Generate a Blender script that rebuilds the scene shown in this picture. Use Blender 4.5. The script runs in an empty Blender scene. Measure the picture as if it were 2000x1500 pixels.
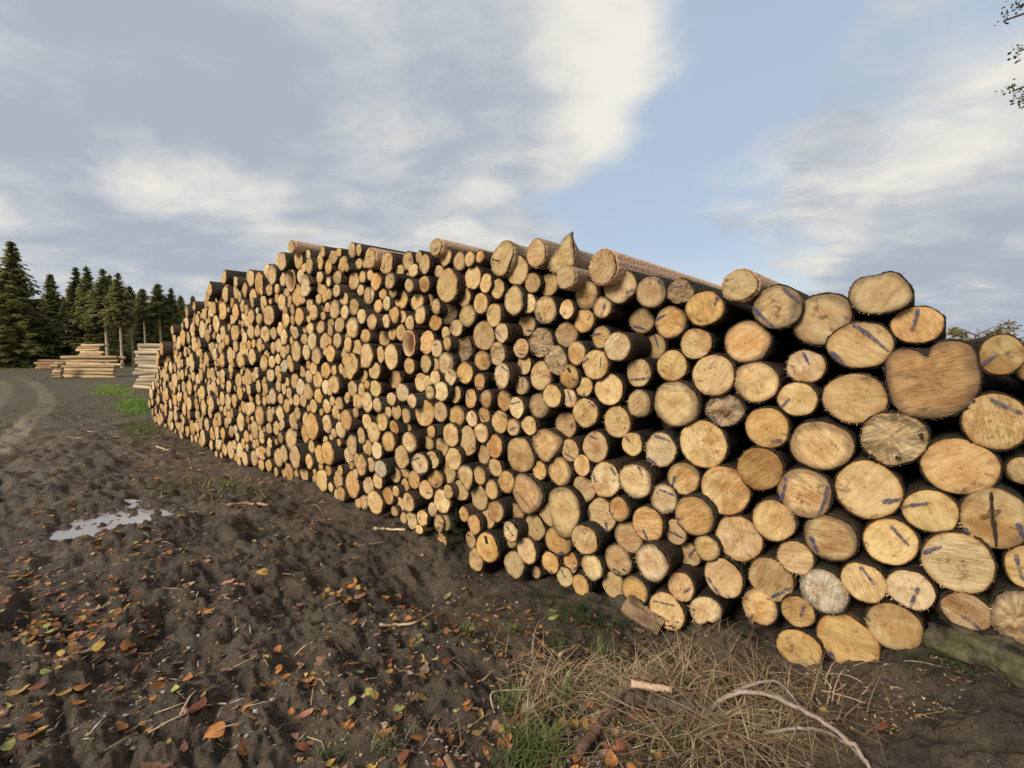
import bpy, math, random
import numpy as np

# ------------------------------------------------------------------ camera, world, sun
PI = math.pi
F_PX, CX, CY = 932.0, 1000.0, 750.0          # focal length and centre in pixels of a 2000 px wide frame
CAM_H = 1.6
PITCH = math.atan(62 / F_PX)
SC = bpy.context.scene
cam_d = bpy.data.cameras.new('camera')
cam_d.sensor_width = 36.0
cam_d.lens = 36.0 * F_PX / 2000.0
cam_d.clip_start = 0.05
cam_d.clip_end = 3000.0
cam = bpy.data.objects.new('camera', cam_d)
cam.location = (0, 0, CAM_H)
cam.rotation_euler = (PI / 2 - PITCH, 0, 0)
SC.collection.objects.link(cam)
SC.camera = cam

SUN_DIR = np.array([-0.60, -0.62, 0.50]); SUN_DIR /= np.linalg.norm(SUN_DIR)
SUN_EL = math.asin(SUN_DIR[2]); SUN_AZ = math.atan2(SUN_DIR[0], SUN_DIR[1])
sun_d = bpy.data.lights.new('sun', 'SUN')
sun_d.energy = 3.4
sun_d.angle = math.radians(22)
sun_d.color = (1.0, 0.92, 0.78)
sun = bpy.data.objects.new('sun', sun_d)
sun.location = (-20, -10, 30)
sun.rotation_euler = (PI / 2 - SUN_EL, 0, PI - SUN_AZ)
SC.collection.objects.link(sun)

SC.view_settings.view_transform = 'Standard'
SC.view_settings.look = 'None'
SC.view_settings.exposure = 0.3
SC.view_settings.gamma = 1.0
SC.view_settings.use_curve_mapping = False
SC.render.engine = 'CYCLES'
SC.cycles.use_denoising = True
SC.cycles.max_bounces = 4
SC.cycles.diffuse_bounces = 3
SC.cycles.transparent_max_bounces = 6

_p = PITCH
FWD = np.array([0, math.cos(_p), -math.sin(_p)])
UP = np.array([0, math.sin(_p), math.cos(_p)])
RT = np.array([1.0, 0, 0])
def ray(px, py):
    return RT * (px - CX) / F_PX + UP * (CY - py) / F_PX + FWD

class NT:                                     # small helper for node trees
    def __init__(s, tree):
        s.t = tree; s.n = tree.nodes; s.l = tree.links; s.n.clear()
    def new(s, typ, **kw):
        nd = s.n.new(typ)
        for k, v in kw.items():
            setattr(nd, k, v)
        return nd
    def set(s, sock, v):
        if isinstance(v, bpy.types.NodeSocket):
            s.l.new(v, sock)
        elif v is not None:
            if sock.type == 'RGBA' and not isinstance(v, (int, float)) and len(v) == 3:
                v = (*v, 1)
            sock.default_value = v
    def math(s, op, a, b=None, c=None, clamp=False):
        nd = s.new('ShaderNodeMath', operation=op); nd.use_clamp = clamp
        for i, v in enumerate((a, b, c)):
            if v is not None: s.set(nd.inputs[i], v)
        return nd.outputs[0]
    def vmath(s, op, a, b=None, out=0):
        nd = s.new('ShaderNodeVectorMath', operation=op)
        s.set(nd.inputs[0], a)
        if b is not None:
            s.set(nd.inputs[3 if op == 'SCALE' else 1], b)
        return nd.outputs['Value'] if op in ('DOT_PRODUCT', 'LENGTH', 'DISTANCE') else nd.outputs[0]
    def mix(s, fac, a, b, blend='MIX'):
        nd = s.new('ShaderNodeMix', data_type='RGBA', blend_type=blend)
        nd.clamp_factor = True
        s.set(nd.inputs[0], fac); s.set(nd.inputs[6], a); s.set(nd.inputs[7], b)
        return nd.outputs[2]
    def ramp(s, v, lo, hi, a=0.0, b=1.0, smooth=True):
        nd = s.new('ShaderNodeMapRange', interpolation_type='SMOOTHSTEP' if smooth else 'LINEAR')
        s.set(nd.inputs[0], v)
        for i, q in zip((1, 2, 3, 4), (lo, hi, a, b)): s.set(nd.inputs[i], q)
        return nd.outputs[0]
    def noise(s, vec, scale, detail=4, rough=0.55, dist=0.0, out=0):
        nd = s.new('ShaderNodeTexNoise')
        if vec is not None: s.set(nd.inputs['Vector'], vec)
        s.set(nd.inputs['Scale'], scale); s.set(nd.inputs['Detail'], detail)
        s.set(nd.inputs['Roughness'], rough); s.set(nd.inputs['Distortion'], dist)
        return nd.outputs[out]
    def comb(s, x=0.0, y=0.0, z=0.0):
        nd = s.new('ShaderNodeCombineXYZ')
        for i, v in enumerate((x, y, z)): s.set(nd.inputs[i], v)
        return nd.outputs[0]
    def sep(s, v):
        nd = s.new('ShaderNodeSeparateXYZ'); s.set(nd.inputs[0], v)
        return nd.outputs[0], nd.outputs[1], nd.outputs[2]
    def attr(s, name, out='Vector'):
        nd = s.new('ShaderNodeAttribute', attribute_name=name)
        return nd.outputs[out]

def build_world():
    w = bpy.data.worlds.new('World'); SC.world = w; w.use_nodes = True
    t = NT(w.node_tree)
    d = t.new('ShaderNodeTexCoord').outputs['Generated']
    d = t.vmath('NORMALIZE', d)
    x, y, z = t.sep(d)
    zc = t.math('ADD', t.math('MAXIMUM', z, 0.0), 0.20)
    P = t.comb(t.math('DIVIDE', x, zc), t.math('DIVIDE', y, zc), 0.0)       # a cloud deck seen from below
    sky = t.new('ShaderNodeTexSky', sky_type='NISHITA')
    sky.sun_disc = False
    sky.sun_elevation = SUN_EL; sky.sun_rotation = SUN_AZ
    sky.altitude = 300; sky.air_density = 1.0; sky.dust_density = 1.5; sky.ozone_density = 1.2
    rot = t.new('ShaderNodeMapping'); t.set(rot.inputs[0], P); rot.inputs['Rotation'].default_value = (0, 0, 0.45); rot.inputs['Scale'].default_value = (1.0, 1.25, 1)
    Q = rot.outputs[0]
    warp = t.vmath('SCALE', t.vmath('SUBTRACT', t.noise(Q, 1.1, 3, 0.55, out=1), (0.5, 0.5, 0.5)), 0.55)
    Qw = t.vmath('ADD', Q, warp)
    big = t.noise(Qw, 0.95, 4, 0.5)
    fine = t.noise(Qw, 2.4, 7, 0.57)
    puff = t.noise(t.vmath('ADD', Qw, (0.16, -0.12, 0)), 1.7, 6, 0.50)       # the same field nudged towards the light: crests and hollows
    dw = t.vmath('NORMALIZE', t.vmath('ADD', d, t.vmath('SCALE', warp, 0.30)))
    def blob(px, py, inner, outer, wgt):
        r = ray(px, py); r = r / np.linalg.norm(r)
        dt = t.vmath('DOT_PRODUCT', dw, tuple(r))
        return t.ramp(dt, math.cos(math.radians(outer)), math.cos(math.radians(inner)), 0.0, wgt)
    cov = t.math('ADD', t.math('MULTIPLY', big, 0.60), t.math('MULTIPLY', fine, 0.65))
    for b in CLOUD_BLOBS:
        cov = t.math('ADD', cov, blob(*b))
    alpha = t.ramp(cov, 0.46, 0.76)
    shade = t.math('ADD', t.math('MULTIPLY', puff, 1.0), t.math('MULTIPLY', big, 0.45))
    for b in SHADE_BLOBS:
        shade = t.math('ADD', shade, blob(*b))
    sh = t.ramp(t.math('ADD', shade, t.math('MULTIPLY', t.math('SUBTRACT', t.noise(Qw, 3.6, 7, 0.60), 0.5), 0.80)), 0.30, 1.00)
    ccol = t.mix(sh, (7.0, 6.8, 6.2, 1), (3.4, 3.85, 4.5, 1))
    hz = t.ramp(z, 0.0, 0.22, 1.0, 0.0)
    blue = t.mix(0.75, sky.outputs[0], (4.2, 5.05, 6.1, 1))
    blue = t.mix(t.math('MULTIPLY', hz, 0.85), blue, (6.2, 6.7, 6.8, 1))
    col = t.mix(alpha, blue, ccol)
    bg = t.new('ShaderNodeBackground')
    t.set(bg.inputs[0], col); bg.inputs[1].default_value = 0.1
    out = t.new('ShaderNodeOutputWorld'); t.l.new(bg.outputs[0], out.inputs[0])

# (pixel direction x, y, inner deg, outer deg, weight): where cloud banks hang thicker or thinner
CLOUD_BLOBS = [
    (500, 150, 14, 38, 0.28), (1120, 150, 4, 13, 0.20), (150, 480, 6, 24, 0.14), (760, 400, 4, 16, 0.12),
    (1440, 110, 3, 13, -0.19), (1330, 400, 4, 14, -0.14), (1740, 20, 4, 14, -0.20), (1150, 470, 3, 10, -0.14),
    (1760, 210, 4, 13, 0.16), (1880, 560, 3, 13, 0.16), (1500, 320, 3, 10, 0.14), (1950, 330, 3, 12, 0.08),
]
SHADE_BLOBS = [
    (330, 240, 4, 16, 0.16), (700, 250, 4, 14, 0.14), (900, 90, 3, 12, 0.08), (60, 60, 6, 18, 0.06), (1240, 190, 1.5, 8, -0.34), (1180, 60, 2, 12, -0.18), (1130, 300, 1, 6, -0.16),
    (215, 312, 0.1, 4.5, -0.16), (270, 325, 0.1, 4.5, -0.18), (325, 340, 0.1, 4.5, -0.18), (380, 355, 0.1, 4.5, -0.18), (440, 375, 0.1, 4.5, -0.15), (500, 395, 0.1, 4.5, -0.12), (600, 410, 1, 6, -0.10),
    (950, 440, 1, 7, -0.22), (1880, 560, 2, 10, 0.26), (1650, 300, 2, 9, 0.10), (1700, 420, 3, 9, -0.12), (1830, 170, 3, 11, -0.10), (1450, 290, 1, 7, -0.20), (150, 400, 4, 14, 0.06),
]
build_world()
SC.world.cycles.sampling_method = 'MANUAL'; SC.world.cycles.sample_map_resolution = 512
# ------------------------------------------------------------------ geometry helpers
COL = SC.collection
def link(o, parent=None):
    COL.objects.link(o)
    if parent is not None: o.parent = parent
    return o
def tag(o, label=None, cat=None, group=None, kind=None):
    if label: o['label'] = label
    if cat: o['category'] = cat
    if group: o['group'] = group
    if kind: o['kind'] = kind
    return o
def empty(name, loc=(0, 0, 0), rot=(0, 0, 0)):
    o = bpy.data.objects.new(name, None)
    o.empty_display_size = 0.05
    o.location = loc; o.rotation_euler = rot
    return link(o)
def mesh_np(name, V, quads=None, tris=None, mats=(), qm=None, tm=None, smooth=True, attrs=None):
    """mesh from numpy arrays; attrs: {name: (type, array)} on points"""
    me = bpy.data.meshes.new(name)
    V = np.asarray(V, dtype=np.float32).reshape(-1, 3)
    quads = np.zeros((0, 4), np.int32) if quads is None else np.asarray(quads, np.int32).reshape(-1, 4)
    tris = np.zeros((0, 3), np.int32) if tris is None else np.asarray(tris, np.int32).reshape(-1, 3)
    nq, nt = len(quads), len(tris)
    me.vertices.add(len(V)); me.vertices.foreach_set('co', V.ravel())
    me.loops.add(nq * 4 + nt * 3)
    me.loops.foreach_set('vertex_index', np.concatenate([quads.ravel(), tris.ravel()]).astype(np.int32))
    me.polygons.add(nq + nt)
    st = np.concatenate([np.arange(nq) * 4, nq * 4 + np.arange(nt) * 3]).astype(np.int32)
    me.polygons.foreach_set('loop_start', st)
    if np.ndim(smooth) == 0:
        smooth = np.full(nq + nt, bool(smooth))
    me.polygons.foreach_set('use_smooth', np.asarray(smooth, dtype=bool))
    for m in mats: me.materials.append(m)
    if qm is not None or tm is not None:
        mi = np.concatenate([np.zeros(nq, np.int32) if qm is None else np.asarray(qm, np.int32), np.zeros(nt, np.int32) if tm is None else np.asarray(tm, np.int32)])
        me.polygons.foreach_set('material_index', mi)
    for k, (ty, arr) in (attrs or {}).items():
        a = me.attributes.new(k, ty, 'POINT')
        arr = np.asarray(arr, np.float32)
        if ty == 'FLOAT_COLOR':
            if arr.shape[1] == 3: arr = np.concatenate([arr, np.ones((len(arr), 1), np.float32)], 1)
            a.data.foreach_set('color', arr.ravel())
        elif ty == 'FLOAT_VECTOR':
            a.data.foreach_set('vector', arr.ravel())
        else:
            a.data.foreach_set('value', arr.ravel())
    me.update(calc_edges=True)
    return me
def obj(name, me, parent=None):
    return link(bpy.data.objects.new(name, me), parent)

# value noise in numpy
_rs = np.random.RandomState(11)
_TAB = _rs.rand(256, 256)
def vnoise(x, y):
    xi = np.floor(x).astype(int); yi = np.floor(y).astype(int)
    fx = x - xi; fy = y - yi
    fx = fx * fx * fx * (fx * (fx * 6 - 15) + 10); fy = fy * fy * fy * (fy * (fy * 6 - 15) + 10)
    a = _TAB[xi & 255, yi & 255]; b = _TAB[(xi + 1) & 255, yi & 255]
    c = _TAB[xi & 255, (yi + 1) & 255]; d = _TAB[(xi + 1) & 255, (yi + 1) & 255]
    return (a * (1 - fx) + b * fx) * (1 - fy) + (c * (1 - fx) + d * fx) * fy - 0.5
def fbm(x, y, n=4, g=0.5):
    s = 0; a = 1.0
    for i in range(n):
        s = s + a * vnoise(x + 17.3 * i, y - 9.1 * i); x = x * 2.03; y = y * 2.03; a *= g
    return s
def sstep(a, b, x):
    t = np.clip((x - a) / (b - a), 0, 1)
    return t * t * (3 - 2 * t)

# ------------------------------------------------------------------ the plane of the log ends
TH = math.atan((CX + 58) * math.cos(PITCH) / F_PX)
DV = np.array([-math.sin(TH), math.cos(TH), 0])       # along the pile, away from the camera
NV = np.array([math.cos(TH), math.sin(TH), 0])        # along the logs, into the pile
CAMP = np.array([0, 0, CAM_H])
_r = ray(1650, 1310); C0 = float((CAMP + _r * (-CAM_H / _r[2])) @ NV)
def on_face(px, py, dl=0.0):
    r = ray(px, py)
    return CAMP + r * ((C0 + dl) / (r @ NV))
def face_s(px, py): return float(on_face(px, py) @ DV)
FOOT = [(2300, 1330), (1990, 1310), (1840, 1300), (1650, 1318), (1560, 1306), (1450, 1262), (1380, 1232), (1300, 1243), (1140, 1172), (1000, 1138),
        (930, 1123), (870, 1078), (740, 1012), (600, 945), (480, 908), (430, 893), (380, 868), (330, 838), (295, 822)]
_fs = np.array([face_s(*q) for q in FOOT]); _fz = np.array([on_face(*q)[2] for q in FOOT]) - 0.015
_o = np.argsort(_fs); _fs = _fs[_o]; _fz = _fz[_o]
def foot_z(s):
    return np.interp(s, _fs, _fz)
CREST = [(2300, 700), (1956, 660), (1720, 535), (1527, 568), (1440, 535), (1176, 494), (1110, 500), (990, 474), (850, 480), (700, 485), (570, 490), (500, 525), (450, 545), (410, 590), (372, 612), (345, 655), (322, 700), (300, 735), (291, 765)]
_cs = np.array([face_s(*q) for q in CREST]); _cz = np.array([on_face(*q)[2] for q in CREST])
_o = np.argsort(_cs); _cs = _cs[_o]; _cz = _cz[_o]
def crest_z(s): return np.interp(s, _cs, _cz)
S_END = _fs[-1]

# ------------------------------------------------------------------ ground heights
PUD = None
def ground_base(x, y):
    s = x * DV[0] + y * DV[1]; q = x * NV[0] + y * NV[1] - C0
    fz = foot_z(np.clip(s, _fs[0], _fs[-1]))
    k = sstep(-2.3, -0.15, q) * (1 - sstep(S_END + 1, S_END + 7, s)) * sstep(-4.0, -1.2, s) * (1 - sstep(5, 10, q))
    z = fz * k
    z = z - 0.10 * sstep(2.0, 4.0, s) * sstep(-4.5, -1.0, q) * (1 - k) * (1 - sstep(10, 16, s))
    r = np.hypot(x, y)
    return z + 0.05 * fbm(x * 0.5 + 3, y * 0.5, 2) * np.clip(r / 3, 0, 1)
def ground_z(x, y, fine=True):
    x = np.asarray(x, float); y = np.asarray(y, float)
    z = ground_base(x, y)
    s = x * DV[0] + y * DV[1]; q = x * NV[0] + y * NV[1] - C0
    r = np.hypot(x, y)
    # tyre ruts run along the pile; clods drawn out the same way
    rutw = sstep(-1.2, -2.0, q) * sstep(60, 15, r)
    z = z + 0.055 * rutw * np.sin(q * 3.1 + 0.9 * fbm(s * 0.3, q * 0.3, 2) * 3) * (0.6 + fbm(s * 0.8, q * 0.4 + 3, 2))
    z = z + 0.022 * rutw * np.abs(np.sin(s * 9.0 + q * 4)) * sstep(0.0, 0.3, fbm(s * 0.5 + 2, q * 0.8, 2)) * sstep(12, 5, r)
    z = z + 0.05 * fbm(s * 0.9 + 5, q * 1.9, 3) * sstep(40, 10, r)
    cl = fbm(s * 3.2, q * 6.0 + 4, 4, 0.55)
    z = z + (0.05 * cl + 0.10 * np.abs(vnoise(s * 3.6 + 9, q * 6.2)) + 0.07 * np.abs(vnoise(s * 8.5, q * 13.0 + 7)) + 0.045 * np.abs(vnoise(s * 19 + 3, q * 27))) * sstep(30, 8, r) * (0.5 + 1.0 * sstep(-0.25, 0.25, fbm(s * 0.8 + 40, q * 0.8, 2)))
    z = z + 0.020 * fbm(x * 16, y * 16, 3, 0.65) * sstep(14, 4, r) + 0.018 * np.abs(fbm(x * 9 + 31, y * 9, 3, 0.6)) * sstep(14, 4, r)
    z = z - 0.036 * sstep(30, 8, r)
    for (px, py, rx, ry, dep) in PUDDLES:
        dx = (s - px) / rx; dy = (q - py) / ry
        e = np.sqrt(dx * dx + dy * dy) + 0.35 * fbm(s * 2.5, q * 2.5, 2)
        z = z - dep * sstep(1.25, 0.35, e) + 0.030 * fbm(s * 3.0, q * 11 + 2, 3) * sstep(1.6, 0.7, e)
    for (ms, mq, mr, mh) in MOUNDS:
        e = np.hypot(s - ms, q - mq) / mr
        z = z + mh * sstep(1.0, 0.0, e) * (1 + 1.2 * fbm(x * 5, y * 5, 3))
    return z
def ground_pt(px, py, lift=0.0):
    r = ray(px, py); t = -CAM_H / r[2]
    for _ in range(12):
        P = CAMP + r * t
        zt = float(ground_z(P[0], P[1])) + lift
        t = 0.5 * t + 0.5 * (zt - CAM_H) / r[2]
    return CAMP + r * t
def _sq(px, py):
    r = ray(px, py); P = CAMP + r * ((-0.05 - CAM_H) / r[2])
    return float(P @ DV), float(P @ NV) - C0
PUDDLES = []; MOUNDS = []
_s, _q = _sq(222, 1010); PUDDLES.append((_s, _q, 0.62, 0.50, 0.085)); PUD = (_s, _q)
_s, _q = _sq(60, 1230); PUDDLES.append((_s, _q, 0.45, 0.30, 0.05)); PUD2 = (_s, _q)
_s, _q = _sq(1430, 1265); MOUNDS.append((_s, _q, 0.26, 0.07))
_s, _q = _sq(1900, 1380); MOUNDS.append((_s, _q, 0.6, 0.08))
_s, _q = _sq(895, 1075); MOUNDS.append((_s, _q, 0.28, 0.09))

# ------------------------------------------------------------------ materials
def new_mat(name):
    m = bpy.data.materials.new(name); m.use_nodes = True
    t = NT(m.node_tree)
    out = t.new('ShaderNodeOutputMaterial')
    b = t.new('ShaderNodeBsdfPrincipled')
    t.l.new(b.outputs[0], out.inputs[0])
    return m, t, b, out
def bump(t, h, strength, dist, normal=None):
    nd = t.new('ShaderNodeBump')
    nd.inputs['Strength'].default_value = strength; nd.inputs['Distance'].default_value = dist
    t.set(nd.inputs['Height'], h)
    if normal is not None: t.set(nd.inputs['Normal'], normal)
    return nd.outputs[0]

def mat_cut():
    m, t, b, out = new_mat('sawn_wood_end')
    lc = t.attr('lc'); aux = t.attr('aux'); tint = t.attr('tint', 'Color')
    lr, rad, ang = t.sep(aux)
    x, y, z = t.sep(lc)
    off = t.vmath('SCALE', t.comb(lr, t.math('MULTIPLY', lr, 1.7), t.math('MULTIPLY', lr, 0.6)), 40.0)
    lo = t.vmath('ADD', lc, off)
    blot = t.noise(lo, 7.5, 4, 0.6, 0.6)
    blot2 = t.noise(t.vmath('ADD', lo, (5, 5, 5)), 26, 4, 0.65, 0.3)
    # annual rings, a little wandering
    r0 = t.math('POWER', t.math('ADD', t.math('POWER', x, 2.0), t.math('POWER', z, 2.0)), 0.5)
    rr = t.math('ADD', r0, t.math('MULTIPLY', blot, 0.035))
    ring = t.math('SINE', t.math('MULTIPLY', rr, 560.0))
    ring2 = t.math('SINE', t.math('MULTIPLY', rr, 170.0))
    # saw scratches in one direction per log
    a = t.math('MULTIPLY', lr, 6.3)
    ca = t.math('COSINE', a); sa = t.math('SINE', a)
    u = t.math('ADD', t.math('MULTIPLY', x, ca), t.math('MULTIPLY', z, sa))
    v = t.math('SUBTRACT', t.math('MULTIPLY', z, ca), t.math('MULTIPLY', x, sa))
    saw = t.noise(t.vmath('ADD', t.comb(t.math('MULTIPLY', u, 16.0), t.math('MULTIPLY', v, 150.0), 0.0), off), 1.0, 4, 0.65, 0.25)
    saw2 = t.noise(t.vmath('ADD', t.comb(t.math('MULTIPLY', u, 5.0), t.math('MULTIPLY', v, 34.0), 3.0), off), 1.0, 3, 0.6, 0.4)
    th = t.math('ARCTAN2', z, x)
    star = t.noise(t.vmath('ADD', t.comb(t.math('COSINE', th), t.math('SINE', th), 0.0), off), 2.6, 3, 0.6)
    ragged = t.math('GREATER_THAN', t.math('FRACT', t.math('MULTIPLY', lr, 7.0)), 0.55)
    def mul(c, fac, k): return t.mix(fac, c, t.mix(1.0, c, (*k, 1), 'MULTIPLY'))
    r2 = t.math('FRACT', t.math('MULTIPLY', lr, 13.7)); r3 = t.math('FRACT', t.math('MULTIPLY', lr, 29.3))
    c = tint
    c = mul(c, t.math('MULTIPLY', t.ramp(blot, 0.42, 0.68), t.ramp(r2, 0.0, 1.0, 0.35, 0.95)), (0.70, 0.53, 0.36))
    c = mul(c, t.math('MULTIPLY', t.ramp(blot2, 0.48, 0.68), 0.45), (0.70, 0.58, 0.45))
    c = mul(c, t.math('MULTIPLY', t.math('MULTIPLY', t.ramp(star, 0.54, 0.72), t.ramp(rad, 0.9, 0.3)), 0.8), (1.20, 1.24, 1.32))
    c = mul(c, t.math('MULTIPLY', t.ramp(saw, 0.44, 0.66), t.math('ADD', 0.30, t.math('MULTIPLY', ragged, 0.40))), (0.60, 0.49, 0.38))
    c = mul(c, t.ramp(saw2, 0.40, 0.62, 0.55, 0.0), (1.16, 1.20, 1.25))
    c = mul(c, t.ramp(saw2, 0.52, 0.70, 0.0, 0.35), (0.76, 0.65, 0.53))
    c = mul(c, t.math('MULTIPLY', t.ramp(ring, 0.0, 1.0), 0.16), (0.62, 0.47, 0.33))
    c = mul(c, t.math('MULTIPLY', t.ramp(ring2, 0.3, 1.0), 0.16), (0.68, 0.52, 0.36))
    c = mul(c, t.math('MULTIPLY', t.ramp(r0, 0.075, 0.03), t.math('MULTIPLY', r3, 0.45)), (0.74, 0.55, 0.38))
    c = mul(c, t.math('MULTIPLY', t.ramp(rad, 0.78, 1.0), 0.50), (0.80, 0.58, 0.36))
    c = mul(c, t.ramp(t.math('ADD', rad, t.math('MULTIPLY', t.math('SUBTRACT', blot2, 0.5), 0.12)), 0.95, 0.99, 0.0, 0.65), (0.42, 0.29, 0.20))
    dn = t.noise(lo, 5, 3, 0.6)
    dirt = t.math('MULTIPLY', t.ramp(blot2, 0.56, 0.68), t.ramp(dn, 0.46, 0.64))
    c = t.mix(t.math('MULTIPLY', dirt, 0.7), c, (0.06, 0.044, 0.030, 1))
    grime = t.math('MULTIPLY', t.ramp(t.math('ADD', rad, t.math('MULTIPLY', dn, 0.9)), 1.12, 1.42), t.ramp(r3, 0.35, 0.9))
    c = t.mix(t.math('MULTIPLY', grime, 0.65), c, (0.085, 0.062, 0.042, 1))
    ck = t.noise(t.vmath('ADD', t.comb(t.math('MULTIPLY', t.math('COSINE', th), 2.2), t.math('MULTIPLY', t.math('SINE', th), 2.2), t.math('MULTIPLY', rad, 0.25)), off), 2.4, 2, 0.5)
    crack = t.math('MULTIPLY', t.math('MULTIPLY', t.ramp(t.math('ABSOLUTE', t.math('SUBTRACT', ck, 0.5)), 0.010, 0.0), t.ramp(r0, 0.012, 0.03)), t.math('MULTIPLY', t.ramp(rad, 0.95, 0.5), t.math('GREATER_THAN', r2, 0.62)))
    c = t.mix(t.math('MULTIPLY', crack, 0.7), c, (0.09, 0.055, 0.03, 1))
    c = t.mix(t.ramp(r0, 0.004, 0.010, 0.5, 0.0), c, (0.18, 0.085, 0.035, 1))
    t.set(b.inputs['Base Color'], c)
    b.inputs['Roughness'].default_value = 0.82
    b.inputs['Specular IOR Level'].default_value = 0.25
    h = t.math('ADD', t.math('MULTIPLY', saw, t.math('ADD', 0.4, t.math('MULTIPLY', ragged, 0.8))), t.math('MULTIPLY', saw2, 1.0))
    t.set(b.inputs['Normal'], bump(t, h, 0.8, 0.007))
    return m
def mat_bark():
    m, t, b, out = new_mat('spruce_bark')
    lc = t.attr('lc'); aux = t.attr('aux'); tint = t.attr('tint', 'Color')
    lr, rad, ang = t.sep(aux)
    off = t.vmath('SCALE', t.comb(lr, t.math('MULTIPLY', lr, 1.7), t.math('MULTIPLY', lr, 0.6)), 40.0)
    lo = t.vmath('ADD', lc, off)
    vo = t.new('ShaderNodeTexVoronoi', feature='F1'); t.set(vo.inputs['Vector'], t.vmath('ADD', lo, t.vmath('SCALE', t.noise(lo, 14, 3, 0.6, out=1), 0.05))); vo.inputs['Scale'].default_value = 42
    fl = vo.outputs['Color']; de = vo.outputs['Distance']
    n1 = t.noise(lo, 11, 5, 0.62, 0.4); n2 = t.noise(lo, 70, 4, 0.65)
    c = t.mix(t.ramp(n2, 0.35, 0.7, 0.0, 0.55), tint, t.mix(1.0, tint, (0.42, 0.36, 0.32, 1), 'MULTIPLY'))
    fx, fy, fz = t.sep(fl)
    c = t.mix(t.math('MULTIPLY', fx, 0.28), c, t.mix(1.0, c, (1.55, 1.35, 1.2, 1), 'MULTIPLY'))
    c = t.mix(t.math('MULTIPLY', t.ramp(n1, 0.52, 0.70), 0.45), c, t.mix(1.0, tint, (0.75, 0.85, 0.5, 1), 'MULTIPLY'))
    c = t.mix(t.math('MULTIPLY', t.ramp(t.noise(lo, 5, 4, 0.6, 1.0), 0.62, 0.72), 0.45), c, (0.20, 0.12, 0.07, 1))
    t.set(b.inputs['Base Color'], c)
    b.inputs['Roughness'].default_value = 0.9
    b.inputs['Specular IOR Level'].default_value = 0.2
    h = t.math('ADD', t.math('MULTIPLY', de, 1.2), n2)
    t.set(b.inputs['Normal'], bump(t, h, 0.9, 0.012))
    return m
def mat_paint():
    m, t, b, out = new_mat('blue_marking_paint')
    co = t.new('ShaderNodeTexCoord').outputs['Object']
    lc = t.attr('lc')
    n = t.noise(t.vmath('MULTIPLY', lc, (1, 1, 1)), 140, 4, 0.7, 0.3)
    n2 = t.noise(lc, 38, 4, 0.6)
    al = t.math('MULTIPLY', t.ramp(n, 0.36, 0.56, 0.30, 1.0), t.ramp(n2, 0.36, 0.56, 0.30, 1.0))
    t.set(b.inputs['Base Color'], t.mix(n2, (0.022, 0.022, 0.062, 1), (0.055, 0.054, 0.125, 1)))
    b.inputs['Roughness'].default_value = 0.7
    tr = t.new('ShaderNodeBsdfTransparent'); mx = t.new('ShaderNodeMixShader')
    t.set(mx.inputs[0], al); t.l.new(tr.outputs[0], mx.inputs[1]); t.l.new(b.outputs[0], mx.inputs[2])
    t.l.new(mx.outputs[0], out.inputs[0])
    return m
def mat_tint(name, rough=0.8, spec=0.25, nscale=30, amp=0.35, sub=False, bumpd=0.0):
    """colour from the mesh attribute 'tint', broken up by noise"""
    m, t, b, out = new_mat(name)
    tint = t.attr('tint', 'Color')
    co = t.new('ShaderNodeTexCoord').outputs['Object']
    n = t.noise(co, nscale, 4, 0.65)
    c = t.mix(t.ramp(n, 0.3, 0.7, 0.0, amp), tint, t.mix(1.0, tint, (0.35, 0.33, 0.3, 1), 'MULTIPLY'))
    t.set(b.inputs['Base Color'], c)
    b.inputs['Roughness'].default_value = rough
    b.inputs['Specular IOR Level'].default_value = spec
    if bumpd: t.set(b.inputs['Normal'], bump(t, n, 0.8, bumpd))
    if sub:
        tl = t.new('ShaderNodeBsdfTranslucent'); t.set(tl.inputs[0], c)
        mx = t.new('ShaderNodeMixShader'); mx.inputs[0].default_value = 0.25
        t.l.new(b.outputs[0], mx.inputs[1]); t.l.new(tl.outputs[0], mx.inputs[2]); t.l.new(mx.outputs[0], out.inputs[0])
    return m
def mat_needles():
    m, t, b, out = new_mat('spruce_needles')
    oi = t.new('ShaderNodeObjectInfo').outputs['Random']
    tint = t.attr('tint', 'Color')
    c = t.mix(t.math('MULTIPLY', oi, 0.45), tint, t.mix(1.0, tint, (1.6, 1.35, 0.9, 1), 'MULTIPLY'))
    t.set(b.inputs['Base Color'], c); b.inputs['Roughness'].default_value = 0.75; b.inputs['Specular IOR Level'].default_value = 0.2
    tl = t.new('ShaderNodeBsdfTranslucent'); t.set(tl.inputs[0], c)
    mx = t.new('ShaderNodeMixShader'); mx.inputs[0].default_value = 0.5
    t.l.new(b.outputs[0], mx.inputs[1]); t.l.new(tl.outputs[0], mx.inputs[2]); t.l.new(mx.outputs[0], out.inputs[0])
    return m
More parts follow.
